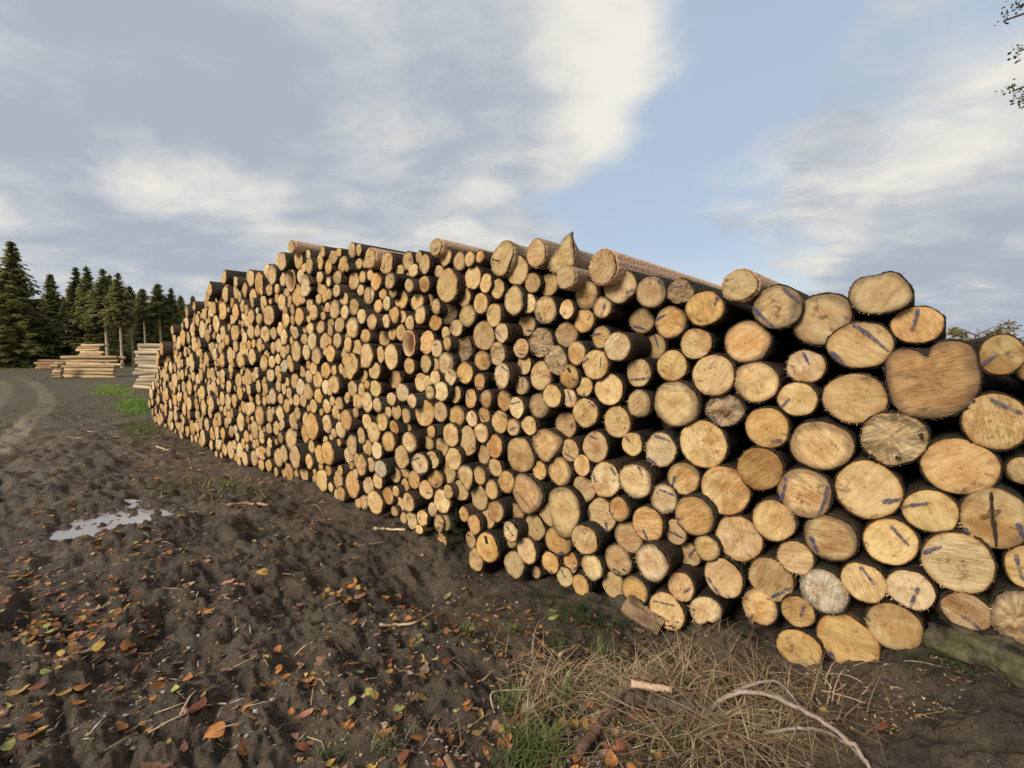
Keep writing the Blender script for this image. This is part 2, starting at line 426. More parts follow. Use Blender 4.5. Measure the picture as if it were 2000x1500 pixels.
def mat_ground():
    m, t, b, out = new_mat('forest_mud')
    geo = t.new('ShaderNodeNewGeometry').outputs['Position']
    zone = t.attr('zone')                       # x: dry track, y: needle litter and grass roots, z: wet hollow
    tr, gr, wet = t.sep(zone)
    n1 = t.noise(geo, 1.3, 5, 0.6, 0.3); n2 = t.noise(geo, 9, 6, 0.65, 0.3); n3 = t.noise(geo, 60, 5, 0.7); n4 = t.noise(geo, 260, 3, 0.7)
    c = t.mix(t.ramp(n2, 0.35, 0.68), (0.062, 0.043, 0.029, 1), (0.215, 0.156, 0.102, 1))
    c = t.mix(t.ramp(n1, 0.40, 0.66, 0.0, 0.65), c, (0.30, 0.225, 0.155, 1))
    c = t.mix(t.ramp(n3, 0.46, 0.70, 0.0, 0.8), c, (0.020, 0.015, 0.012, 1))
    c = t.mix(t.ramp(n4, 0.54, 0.70, 0.0, 0.65), c, (0.24, 0.195, 0.15, 1))
    c = t.mix(t.math('MULTIPLY', t.ramp(tr, 0.0, 0.5), t.ramp(n2, 0.30, 0.62, 0.55, 1.0)), c, t.mix(t.ramp(tr, 0.45, 0.95), (0.20, 0.138, 0.088, 1), (0.46, 0.35, 0.235, 1)))
    c = t.mix(t.math('MULTIPLY', gr, t.ramp(n2, 0.35, 0.60, 0.3, 0.9)), c, (0.10, 0.080, 0.035, 1))
    c = t.mix(t.math('MULTIPLY', wet, 0.5), c, (0.048, 0.040, 0.034, 1))
    # pale grit and wood crumbs pressed into the mud
    vo = t.new('ShaderNodeTexVoronoi', feature='F1'); t.set(vo.inputs['Vector'], t.vmath('ADD', geo, t.vmath('SCALE', t.noise(geo, 30, 2, 0.5, out=1), 0.04))); vo.inputs['Scale'].default_value = 46
    vx, vy, vz = t.sep(vo.outputs['Color'])
    grit = t.math('MULTIPLY', t.ramp(vo.outputs['Distance'], 0.17, 0.26, 1.0, 0.0), t.math('GREATER_THAN', vx, 0.84))
    c = t.mix(t.math('MULTIPLY', grit, 0.8), c, t.mix(vy, (0.36, 0.32, 0.28, 1), (0.20, 0.125, 0.075, 1)))
    t.set(b.inputs['Base Color'], c)
    rg = t.ramp(t.noise(geo, 5, 5, 0.65, 0.4), 0.38, 0.62, 0.50, 0.92)
    rg = t.math('SUBTRACT', rg, t.math('MULTIPLY', wet, t.ramp(n1, 0.42, 0.60, 0.08, 0.34)))
    t.set(b.inputs['Roughness'], rg)
    b.inputs['Specular IOR Level'].default_value = 0.28
    h = t.math('ADD', t.math('MULTIPLY', n3, 0.7), t.math('ADD', t.math('MULTIPLY', n4, 0.30), t.math('MULTIPLY', n2, 1.6)))
    h = t.math('ADD', h, t.math('MULTIPLY', grit, 0.35))
    t.set(b.inputs['Normal'], bump(t, h, 1.0, 0.05))
    return m
def mat_water():
    m, t, b, out = new_mat('sky_pale_water')
    geo = t.new('ShaderNodeNewGeometry').outputs['Position']
    b.inputs['Base Color'].default_value = (0.30, 0.275, 0.265, 1)  # pale base colour stands in for part of the bright sky reflection
    b.inputs['Roughness'].default_value = 0.10
    b.inputs['Specular IOR Level'].default_value = 0.9
    b.inputs['IOR'].default_value = 1.5
    t.set(b.inputs['Normal'], bump(t, t.noise(geo, 7, 3, 0.5), 0.10, 0.02))
    return m
M_CUT, M_BARK, M_PAINT = mat_cut(), mat_bark(), mat_paint()
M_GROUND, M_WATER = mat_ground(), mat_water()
M_LEAF = mat_tint('dead_leaf', 0.6, 0.35, 45, 0.45, True)
M_GRASS = mat_tint('grass_blade', 0.6, 0.3, 20, 0.2, True)
M_TWIG = mat_tint('twig_wood', 0.85, 0.2, 60, 0.5, False, 0.004)
M_CHIP = mat_tint('wood_chips', 0.85, 0.2, 60, 0.3)
M_NEEDLE = mat_needles()
M_TRUNK = mat_tint('tree_bark', 0.9, 0.15, 3.0, 0.5)
M_MOSS = mat_tint('mossy_bark', 0.95, 0.1, 22, 0.75, False, 0.02)

# ------------------------------------------------------------------ ground sheet (fine near the viewer, running out to the horizon)
def build_ground():
    r = [0.25]
    while r[-1] < 2500:
        rr = r[-1]
        k = 0.05 if rr < 0.9 else (0.0075 if rr < 19 else (0.012 if rr < 30 else (0.035 if rr < 90 else 0.25)))
        r.append(rr * (1 + k))
    r = np.array(r)
    fine = np.radians(np.arange(-62, 62.01, 0.22))
    coarse = np.radians(np.arange(65, 296, 4.0))
    th = np.concatenate([fine, coarse]); m = len(th); nr = len(r)
    R, T = np.meshgrid(r, th, indexing='ij')
    X = R * np.sin(T); Y = R * np.cos(T)
    Z = ground_z(X, Y)
    V = np.stack([X, Y, Z], -1).reshape(-1, 3)
    i = np.arange(nr - 1)[:, None] * m; j = np.arange(m)[None]
    j2 = (j + 1) % m
    Qd = np.stack([i + j, i + m + j, i + m + j2, i + j2], -1).reshape(-1, 4)
    V = np.concatenate([V, [[0, 0, float(ground_z(0.0, 0.0))]]])
    c = len(V) - 1
    T3 = np.stack([np.full(m, c), np.arange(m), (np.arange(m) + 1) % m], -1)
    x, y = V[:, 0], V[:, 1]
    s = x * DV[0] + y * DV[1]; q = x * NV[0] + y * NV[1] - C0
    # dry pale tyre tracks on the far left
    def path(pts, w):
        P = np.array([(CAMP + ray(*p) * (-CAM_H / ray(*p)[2]))[:2] for p in pts])
        best = np.full(len(x), 1e9)
        for a, b_ in zip(P[:-1], P[1:]):
            ab = b_ - a; tt = np.clip(((x - a[0]) * ab[0] + (y - a[1]) * ab[1]) / (ab @ ab), 0, 1)
            best = np.minimum(best, np.hypot(x - a[0] - tt * ab[0], y - a[1] - tt * ab[1]))
        return sstep(w, w * 0.35, best + 0.25 * w * fbm(x * 2, y * 2, 2))
    tr = path([(-60, 905), (0, 863), (46, 829), (77, 807), (92, 789), (88, 770), (74, 755), (63, 747), (40, 740)], 0.34)
    tr = np.maximum(tr, 0.8 * path([(-60, 822), (0, 785), (12, 770), (14, 755), (0, 742)], 0.34))
    tr = np.maximum(tr, 0.42 * sstep(6, 16, np.hypot(x, y)) * sstep(-3.0, -5, q) * (1 + 0.9 * fbm(x * 0.5, y * 0.5, 3)))
    gr = sstep(0.9, 0.0, np.hypot(s - _sq(430, 925)[0], q - _sq(430, 925)[1]) / 1.6)
    gr = np.maximum(gr, sstep(1.0, 0.1, np.hypot(s - _sq(1300, 1380)[0], (q - _sq(1300, 1380)[1])) / 0.9))
    gr = np.maximum(gr, sstep(13, 17, s) * sstep(-3.2, -2.0, q))
    gr = np.maximum(gr, sstep(28, 45, np.hypot(x, y)))
    gr = np.maximum(gr, sstep(0.3, 2.0, q))
    wet = np.zeros_like(x)
    for (px, py, rx, ry, dep) in PUDDLES:
        wet = np.maximum(wet, sstep(1.7, 0.6, np.hypot((s - px) / rx, (q - py) / ry)))
    wet = np.maximum(wet, 0.5 * sstep(0.05, 0.35, fbm(s * 0.7, q * 1.4, 3)))
    wet = np.maximum(wet, 0.6 * sstep(-3.2, -1.3, q + 0.8 * fbm(s * 0.9, q * 0.9, 3)) * sstep(10, 7, s) * (1 - gr * 0.7))
    me = mesh_np('ground', V, Qd, T3, [M_GROUND], attrs={'zone': ('FLOAT_VECTOR', np.stack([tr, gr, wet], -1))})
    o = obj('ground', me); tag(o, 'dark rutted forest mud with grit and tyre tracks', 'ground', kind='structure')
build_ground()
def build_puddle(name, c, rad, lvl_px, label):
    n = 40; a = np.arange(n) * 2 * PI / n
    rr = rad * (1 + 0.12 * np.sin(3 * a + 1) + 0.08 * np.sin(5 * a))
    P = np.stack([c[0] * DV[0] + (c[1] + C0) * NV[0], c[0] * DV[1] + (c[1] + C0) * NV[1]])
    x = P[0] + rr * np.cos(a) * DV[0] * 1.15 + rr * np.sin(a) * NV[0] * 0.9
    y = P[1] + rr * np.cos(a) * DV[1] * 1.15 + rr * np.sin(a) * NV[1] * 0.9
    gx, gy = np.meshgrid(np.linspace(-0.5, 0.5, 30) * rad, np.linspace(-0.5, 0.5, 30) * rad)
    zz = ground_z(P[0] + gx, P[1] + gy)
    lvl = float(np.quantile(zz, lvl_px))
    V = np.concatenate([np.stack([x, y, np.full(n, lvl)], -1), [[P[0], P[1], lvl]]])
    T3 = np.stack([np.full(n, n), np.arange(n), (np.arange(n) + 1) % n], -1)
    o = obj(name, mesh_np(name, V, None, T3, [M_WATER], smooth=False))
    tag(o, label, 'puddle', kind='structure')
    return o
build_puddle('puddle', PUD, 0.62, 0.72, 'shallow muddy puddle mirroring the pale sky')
# ------------------------------------------------------------------ the logs of the pile, as seen on their sawn ends
# region: (origin x, origin y, scale); each log: cx, cy, w, h, flags, [strokes x1,y1,x2,y2 ...]
# flags: tone n/o/p/d/w, then optional depth steps of 5 cm: +k set back, -k sticking out
REG = {'A': (1500, 500, 3.75), 'B': (1500, 860, 3.192), 'C': (1100, 480, 3.75), 'D': (1100, 860, 3.75), 'E': (1000, 480, 5.357), 'F': (1000, 740, 5.357),
       'G': (1000, 980, 5.357), 'H': (700, 460, 5.357), 'I': (700, 720, 5.357), 'J': (750, 900, 5.357), 'K': (500, 460, 8.52), 'L': (500, 620, 8.52)}
LOGS = {
'A': [(825,270,480,310,'d-1'),(390,465,430,365,'d'),(670,655,460,340,'n',640,510,860,680,460,710,560,810),(1090,505,375,270,'o',1100,380,1055,535),
 (275,810,285,230,'p+2',260,700,300,780),(212,1050,285,240,'n',150,1050,90,1110),(630,1045,465,350,'n'),(1205,910,700,560,'b-1'),
 (1710,725,340,285,'d',1570,790,1680,715),(1660,1215,490,400,'n',1640,1050,1840,1140),(385,1390,450,350,'n'),(915,1340,510,360,'w-1')],
'B': [(1190,165,490,335,'o'),(225,330,340,290,'n',110,240,85,360,370,300,325,450),(620,310,420,345,'n',720,380,825,365),(1010,445,345,260,'n',870,405,1000,385),
 (1410,490,440,370,'d',1560,520,1590,600,1205,550,1250,580),(385,610,330,275,'n',270,600,310,690),(760,635,335,285,'n',770,530,870,640),(1180,765,450,370,'p-1',960,690,1070,660),
 (1600,790,220,290,'n',1550,720,1590,860),(170,735,225,205,'n'),(345,945,300,270,'q'),(595,890,290,235,'n',580,790,655,885),(885,935,300,240,'p',935,920,890,1035),
 (1237,1070,310,235,'d',1210,1090,1320,1170),(1560,1110,300,380,'w'),(785,1165,345,300,'d'),(495,1260,385,340,'o',390,1320,420,1370),(190,1300,270,245,'o'),(185,1070,205,190,'o',225,1030,205,1090)],
'C': [(285,155,200,240,'d-3'),(415,300,225,235,'d',470,340,520,320),(640,340,210,225,'d',700,250,735,290),(855,335,175,185,'w',790,310,890,290),(1032,460,265,250,'o-2',1140,370,1110,430),
 (1290,290,255,220,'d-2',1195,260,1215,245),(1565,450,360,300,'n-1',1620,310,1720,400,1400,460,1530,590),(575,550,175,185,'d+3',525,590,610,615),(785,562,220,230,'o',690,540,750,505),
 (970,718,225,220,'n'),(1345,705,325,300,'o'),(660,740,175,190,'d+4',675,660,700,740),(795,880,215,220,'n'),(1095,950,300,290,'n'),(1410,1000,315,290,'n'),(550,932,175,195,'n-1',500,980,625,965),
 (820,1160,320,320,'n'),(1178,1205,260,240,'w',1100,1250,1140,1310),(555,1157,170,190,'n'),(1490,1335,310,290,'o',1530,1435,1600,1420),(393,740,180,210,'p-4'),(278,670,130,165,'n+1',220,650,270,640),
 (95,785,130,165,'n'),(232,872,180,210,'n-1',150,860,185,825),(332,1052,195,230,'n'),(155,1035,115,140,'n',150,1080,165,1105),(160,1225,165,215,'n',195,1140,230,1170),(392,1290,190,220,'n'),
 (168,362,160,200,'d'),(283,455,130,150,'p-1',310,430,280,520),(152,550,140,165,'o',200,510,185,540),(1020,1455,340,332,'n')],
'D': [(875,282,225,230,'n',820,265,800,345),(1180,370,350,355,'n'),(1440,210,315,310,'b'),(735,430,185,220,'p',715,360,810,400),(955,555,265,290,'o-1',830,575,880,570),(825,672,155,180,'d+1',765,650,880,710),
 (1283,720,325,330,'d'),(1540,590,310,290,'n'),(1048,792,180,180,'n-1'),(915,840,165,180,'d+3',960,800,925,850),(1170,1010,280,285,'n',1070,1010,1150,1140),(1520,1020,320,310,'d',1540,1140,1660,1080),
 (860,1075,185,210,'n',930,1080,890,1110),(1045,1250,245,215,'p',960,1230,935,1280),(755,1255,240,275,'n',670,1170,800,1200),(1435,1225,250,260,'n',1390,1270,1370,1310),(520,1105,185,205,'o',500,1160,530,1210),
 (367,1060,150,200,'d+1'),(645,900,230,265,'p-3'),(400,880,190,225,'n'),(208,930,150,190,'p'),(478,710,200,225,'d+1'),(615,615,215,250,'o-1',590,655,620,730),(405,508,140,180,'o-1',375,530,355,545),
 (280,550,195,245,'d+1',190,500,195,560,315,600,320,660),(307,290,205,255,'p-1',215,230,240,300,350,190,390,250),(525,300,220,250,'p-1',550,190,580,250),(150,355,155,190,'d+1'),(137,185,115,150,'n'),
 (152,730,185,210,'r-2'),(52,895,100,150,'o',100,930,80,950),(125,1065,125,160,'o')],
'E': [(215,390,150,205,'d'),(380,410,175,230,'d+1'),(558,330,180,245,'d-4'),(500,150,250,300,'d-2'),(245,75,190,285,'d-2'),(170,605,150,200,'p',135,540,180,545),(345,675,225,290,'n-1',290,710,315,810),
 (570,665,145,195,'n-1',560,690,520,740),(563,930,225,250,'d+1'),(155,830,165,230,'d+2',170,890,220,880),(300,1015,230,300,'w-1'),(450,1195,235,290,'w'),(95,1075,150,200,'d',90,1135,160,1140),
 (128,1250,140,200,'n',95,1240,115,1340),(300,1360,215,290,'n',200,1360,215,1335),(598,1370,195,245,'o',640,1390,680,1420)],
'F': [(98,75,140,185,'p-1',115,0,115,80),(415,180,185,240,'n-1'),(280,285,190,260,'d'),(175,490,150,195,'n-1',230,440,215,480),(560,485,210,265,'d+2',640,460,620,510),(365,700,310,350,'n-1'),
 (605,750,180,230,'n',560,775,650,830),(865,715,250,310,'n-1',810,590,890,620),(1255,685,205,240,'n',1195,600,1230,650),(1550,745,310,345,'p',1500,590,1640,640,1420,830,1500,880),(595,200,150,190,'p',590,110,625,220),
 (285,960,135,190,'o',300,1020,340,1035),(497,970,230,300,'n'),(540,1400,330,550,'n-1'),(345,1400,150,330,'d+1'),(160,1210,315,430,'n-1')],
'G': [(235,270,210,270,'d+1'),(475,415,250,300,'o',490,540,550,530),(150,515,185,280,'n-1'),(400,640,170,225,'o',410,715,430,750),(550,790,150,210,'p',520,700,555,780),(245,740,95,130,'d+2')],
'H': [(805,120,115,180,'d-3',800,150,840,120),(910,230,115,190,'d'),(1055,270,120,195,'d'),(1155,245,100,155,'n',1145,190,1165,225),(1265,220,85,130,'o-4',1230,260,1260,260),(1500,240,250,380,'d-2'),(1655,365,220,310,'d'),
 (520,265,110,200,'d'),(630,225,70,130,'d'),(690,300,115,200,'d-2',655,340,665,380),(290,290,135,225,'d-1'),(115,235,115,195,'d-2'),(10,295,70,110,'d'),(430,365,75,120,'d+1',440,385,470,370),(570,365,90,140,'n',590,350,560,420),
 (835,375,95,120,'n'),(925,525,220,340,'n-3'),(1195,435,160,255,'n'),(1330,500,120,200,'n'),(1455,555,140,215,'d'),(480,450,90,150,'n+2'),(525,525,80,150,'n-4',515,470,520,530),(690,510,105,170,'n-2',710,490,690,540),
 (325,475,105,165,'n-3',355,430,350,460),(180,485,100,180,'o-1'),(120,415,70,120,'n',100,390,115,400),(42,430,75,130,'n',15,440,15,480),(108,630,105,180,'p'),(250,615,75,115,'o',255,640,280,625),(360,590,75,130,'w-2'),
 (292,710,75,150,'p-1',270,660,310,640),(200,740,90,145,'o'),(447,670,120,195,'o'),(615,695,130,190,'n'),(745,690,80,150,'d+2'),(810,745,90,155,'n-2'),(1097,645,130,195,'d'),(1275,710,150,210,'n-2'),
 (1135,840,150,225,'n-1',1060,830,1065,880),(1415,835,160,240,'n-2',1360,810,1380,770),(1625,680,190,290,'n-1'),(945,810,155,250,'w+1'),(800,915,120,160,'o',765,960,780,990),(645,830,110,185,'p-2',640,750,660,745),
 (537,915,90,150,'p',550,860,560,890),(455,850,75,130,'n',430,860,425,900),(370,830,90,170,'o-1'),(283,895,75,145,'p',250,885,310,870),(137,905,95,165,'n-3'),(30,845,80,150,'p-3'),(1025,970,115,170,'d',990,940,985,1000),
 (908,1020,85,130,'n',880,1025,940,1010),(1310,1050,215,300,'d-1'),(1500,1020,140,200,'p-4',1440,1000,1490,1050),(440,1015,100,175,'n'),(350,1030,75,125,'n+1'),(270,1070,115,180,'d+2'),(70,1050,95,140,'o'),
 (525,1130,140,270,'h-2'),(715,1120,150,240,'o',660,1225,690,1215),(820,1185,105,170,'p',800,1145,830,1125),(922,1130,90,150,'n-1',920,1160,950,1165),(1085,1190,210,290,'w+1'),(1455,1240,155,240,'w-3'),
 (1295,1310,150,200,'o',1300,1360,1360,1350),(78,1255,140,260,'n-2'),(230,1245,80,180,'n'),(340,1270,135,265,'n-3'),(530,1365,105,165,'n'),(700,1345,105,185,'d',670,1390,690,1390),(795,1355,85,140,'d+1',810,1355,830,1350),
 (915,1340,155,220,'p-1'),(1112,1440,155,220,'o-1',1065,1485,1085,1530),(1500,1468,172,257,'p-4',1500,1360,1560,1410),(165,1415,107,172,'n-2'),(50,1475,86,145,'d'),(370,1500,145,193,'d+3')],
'I': [(650,145,115,190,'n'),(715,140,90,130,'n-1',730,150,745,160),(800,95,100,150,'p-2'),(960,90,120,170,'p-2',950,25,965,55),(865,240,145,200,'p-3'),(745,250,90,150,'p-3',750,190,775,220),(1270,140,105,175,'o-3',1240,190,1300,195),
 (1008,260,120,190,'n-1'),(1175,315,120,195,'o-1',1140,240,1165,300),(1332,320,115,185,'n-2',1285,280,1280,350),(1525,335,135,215,'o',1590,270,1575,310),(1652,410,150,220,'p-3',1600,365,1690,345),(455,250,130,185,'p-2'),
 (172,210,110,170,'n-1'),(30,220,60,130,'p'),(90,355,105,215,'p'),(195,380,90,155,'p-2'),(340,320,90,140,'n-1',340,280,350,310),(555,340,85,150,'p-4',530,340,570,320),(690,465,180,270,'n-1'),(855,450,130,210,'n'),
 (1025,500,150,225,'o'),(1185,525,110,160,'p',1190,460,1195,500),(1315,490,115,165,'o',1275,470,1325,540),(1475,560,160,240,'n',1510,480,1540,510),(1615,615,135,180,'n',1590,635,1660,610),(310,460,75,125,'n',330,450,320,490),
 (395,450,95,160,'n-1',370,450,380,510),(495,495,90,160,'n',520,470,515,510),(85,555,100,160,'n'),(245,555,125,190,'n'),(370,615,90,140,'o',340,645,380,665),(500,620,100,130,'d+3'),(155,670,130,215,'n-1'),
 (760,660,85,130,'o-3',735,640,740,650),(965,695,160,235,'n-1'),(1140,755,175,295,'n'),(1285,675,140,200,'n-2',1230,700,1240,730),(1425,815,155,235,'o-1'),(1690,905,290,380,'n-1'),(312,765,125,205,'o-1'),
 (530,770,145,205,'p-3'),(725,780,110,140,'d',700,770,750,800),(875,820,130,190,'d+1'),(1310,900,130,200,'d+1'),(90,830,95,170,'n'),(188,860,105,180,'p-1'),(450,925,140,250,'n-1'),
 (640,1000,155,220,'p-2',570,945,640,930,630,1105,690,1090),(770,955,125,180,'n-1',755,890,740,990),(990,945,155,230,'n-3'),(935,1085,150,240,'d+1'),(1110,1145,160,290,'p-2'),(1270,1120,125,185,'n-2'),(1430,1035,130,185,'n-1'),
 (1545,1190,150,230,'o'),(30,1010,85,240,'n-1'),(125,1005,75,150,'n'),(230,1050,130,180,'q-3'),(380,1110,110,170,'p'),(490,1080,90,140,'n+1'),(580,1165,115,185,'o'),(800,1155,145,200,'o',810,1215,860,1190),
 (705,1270,135,195,'n',720,1295,770,1300),(1070,1275,150,210,'d+1'),(1395,1270,140,195,'n-1'),(1265,1350,170,260,'d'),(935,1290,95,150,'n-1',895,1265,910,1260),(870,1390,155,250,'p'),(105,1220,110,190,'d+1'),
 (200,1180,105,160,'n'),(485,1220,75,140,'o+1'),(390,1285,70,115,'n-1',380,1260,390,1310),(310,1335,115,180,'o',340,1385,350,1380),(515,1400,125,190,'n-1',525,1340,510,1380),(435,1420,90,150,'n+1'),(170,1400,150,240,'n-2'),
 (55,1400,85,170,'n'),(25,700,70,170,'n')],
'J': [(1165,535,150,220,'r-3'),(1090,590,120,250,'d+1'),(940,670,130,205,'o-1'),(830,560,95,145,'o',800,540,850,590),(1385,540,145,190,'d'),(1322,745,145,215,'p-4',1295,690,1350,775),(1320,850,120,130,'d+2'),
 (1360,1090,190,280,'d'),(1075,910,205,310,'o-1'),(905,830,95,180,'d'),(960,1035,140,240,'d'),(605,835,100,150,'n',570,830,570,860),(640,650,110,165,'n-1'),(575,660,100,190,'n'),(400,600,105,165,'n',375,590,380,630),
 (285,630,120,180,'p',270,570,285,600),(200,600,65,120,'n'),(365,720,85,90,'n'),(505,510,90,150,'p'),(105,530,100,90,'d')],
'K': [(580,185,100,210,'d-4'),(425,430,140,300,'d-3'),(705,400,135,310,'d-2'),(880,505,125,270,'d-1'),(260,660,145,340,'d-1'),(570,750,150,370,'h'),(1275,360,125,220,'d'),(1440,480,155,260,'o'),(1590,245,130,245,'d-2'),
 (1705,240,105,200,'d-3'),(1705,470,120,170,'n'),(820,830,190,390,'p-2'),(685,1000,170,360,'o'),(735,690,80,250,'n+1'),(1060,690,110,180,'n'),(1060,850,120,230,'n'),(1120,970,135,290,'o-1'),(1350,700,140,230,'d'),
 (1330,920,115,210,'p-3'),(1630,760,145,290,'n'),(1765,690,110,200,'n',1730,680,1730,760),(1735,910,120,190,'n'),(1465,1055,110,215,'n-2'),(1625,1190,150,260,'n-2'),(1300,1230,165,310,'n-1'),(1150,1210,130,210,'d+1'),
 (945,1280,120,260,'n-1'),(890,1150,100,230,'n'),(710,1350,140,290,'o-1'),(600,1235,80,190,'n',570,1240,580,1290),(545,1100,80,210,'n'),(420,1110,125,270,'n'),(210,1330,150,320,'n-2'),(480,1250,85,140,'n-1'),(1040,1060,90,170,'n'),
 (1750,1340,130,230,'n-2'),(490,1400,100,230,'n-1'),(120,1130,105,270,'n'),(210,910,110,170,'n'),(500,960,80,150,'d'),(1850,1000,110,280,'n-1'),(45,1390,85,190,'n-1'),(1065,440,80,280,'n')],
'L': [(1600,170,195,350,'n-1'),(1385,125,150,250,'n-1'),(1240,125,120,205,'d+1'),(1070,165,120,220,'n-1'),(900,190,105,210,'n'),(810,190,85,160,'n'),(648,258,115,205,'p-1'),(1345,388,145,250,'p-1'),(1128,395,125,270,'n-1'),
 (930,400,135,280,'p-2'),(797,360,100,180,'n',760,390,775,440),(1520,455,130,245,'n-1'),(1680,515,150,295,'n'),(830,580,120,250,'p-1'),(660,560,180,340,'n-1'),(1000,645,150,290,'n-2'),(1230,605,145,275,'o-2',1180,700,1240,720),
 (1570,810,250,450,'n-3'),(1155,885,145,260,'o-1'),(945,850,120,200,'n'),(1415,860,75,180,'n'),(770,910,95,190,'n'),(870,990,110,215,'n'),(640,1060,125,240,'n'),(1020,1040,150,275,'n'),(1295,1115,175,290,'n-3'),
 (1150,1160,115,230,'p'),(1600,1185,140,260,'n'),(1745,1200,110,210,'p'),(730,1160,150,270,'p-1'),(855,1235,150,260,'n-1'),(1035,1305,140,240,'o'),(550,1260,95,200,'p'),(460,1190,80,220,'n'),(370,1130,85,230,'n'),
 (270,1310,115,260,'p'),(150,1185,80,200,'n'),(580,830,75,175,'o-3'),(470,810,110,210,'q'),(360,900,110,190,'n'),(235,965,110,225,'p'),(120,760,120,260,'n'),(255,740,100,200,'n'),(175,620,90,175,'n'),(360,690,80,180,'n'),
 (450,580,95,210,'n-1'),(370,470,110,230,'n'),(275,510,80,190,'n'),(55,460,95,240,'n'),(140,280,150,280,'n'),(290,265,90,210,'n'),(400,190,95,220,'n'),(490,90,95,190,'n-1'),(460,320,110,250,'n'),(1775,970,150,250,'n',1750,920,1755,1030),
 (670,1380,110,200,'n'),(780,1390,110,220,'n'),(1380,1430,130,220,'n'),(1265,1390,90,170,'n'),(1680,1400,150,250,'n'),(1820,1380,140,260,'n'),(30,1150,80,210,'n'),(30,1370,80,200,'n')],
}
POLY = {   # outlines that are far from round, in the pixels of their region
('A',1205,910): [(860,760),(900,700),(1000,675),(1090,690),(1172,752),(1185,680),(1240,635),(1340,615),(1440,625),(1510,680),(1545,790),(1560,900),(1540,1000),(1490,1080),(1400,1150),(1280,1190),(1120,1190),(1000,1170),(960,1130),(900,1060),(870,950),(860,860)],
('A',825,270): [(600,250),(640,180),(720,150),(800,142),(880,112),(950,125),(1020,190),(1060,270),(1050,330),(1000,380),(900,410),(780,428),(680,415),(620,370),(590,310)],
('E',500,150): [(385,200),(400,140),(450,70),(495,20),(520,-40),(530,-75),(560,-85),(575,-115),(600,-125),(635,-160),(622,-100),(640,-60),(632,0),(655,60),(640,130),(650,200),(560,235),(500,280),(450,300),(405,270)],
('F',365,700): [(208,640),(225,570),(290,530),(360,530),(440,570),(510,620),(520,670),(490,740),(430,820),(375,880),(320,860),(270,810),(230,740)],
('F',540,1400): [(385,1200),(430,1150),(510,1130),(590,1150),(650,1210),(695,1300),(705,1420),(690,1530),(650,1620),(580,1680),(500,1660),(450,1590),(410,1450),(375,1300)],
('F',345,1400): [(270,1390),(330,1310),(380,1262),(392,1340),(412,1450),(445,1585),(400,1545),(330,1480)],
('F',160,1210): [(10,1130),(30,1030),(70,990),(130,1000),(200,1040),(270,1110),(318,1220),(315,1310),(270,1370),(200,1410),(150,1425),(90,1390),(40,1290),(5,1200)],
('I',1690,905): [(1550,860),(1570,760),(1640,720),(1740,730),(1790,790),(1830,880),(1845,960),(1820,1030),(1760,1080),(1680,1090),(1610,1050),(1560,970)],
('I',1110,1145): [(1030,1100),(1050,1030),(1110,1005),(1170,1040),(1195,1120),(1190,1200),(1160,1270),(1130,1295),(1105,1240),(1060,1180)],
('L',1570,810): [(1455,600),(1530,592),(1548,660),(1565,592),(1610,585),(1650,640),(1690,740),(1690,860),(1640,950),(1590,1035),(1550,1040),(1500,960),(1470,850),(1450,700)],
('H',1500,240): [(1375,320),(1385,240),(1430,130),(1500,60),(1570,50),(1615,90),(1620,180),(1590,290),(1550,390),(1500,430),(1430,410),(1385,370)],
('K',820,830): [(735,760),(750,680),(800,635),(870,670),(910,780),(905,815),(865,835),(915,885),(900,950),(840,1010),(790,1025),(740,1015),(730,900)],
('H',78,1255): [(10,1250),(20,1170),(60,1130),(110,1130),(145,1200),(150,1300),(120,1380),(60,1388),(10,1380)],
('D',1045,1250): [(922,1240),(935,1180),(985,1148),(1050,1145),(1120,1180),(1165,1250),(1150,1310),(1100,1345),(1070,1322),(1030,1345),(985,1360),(945,1310)],
}
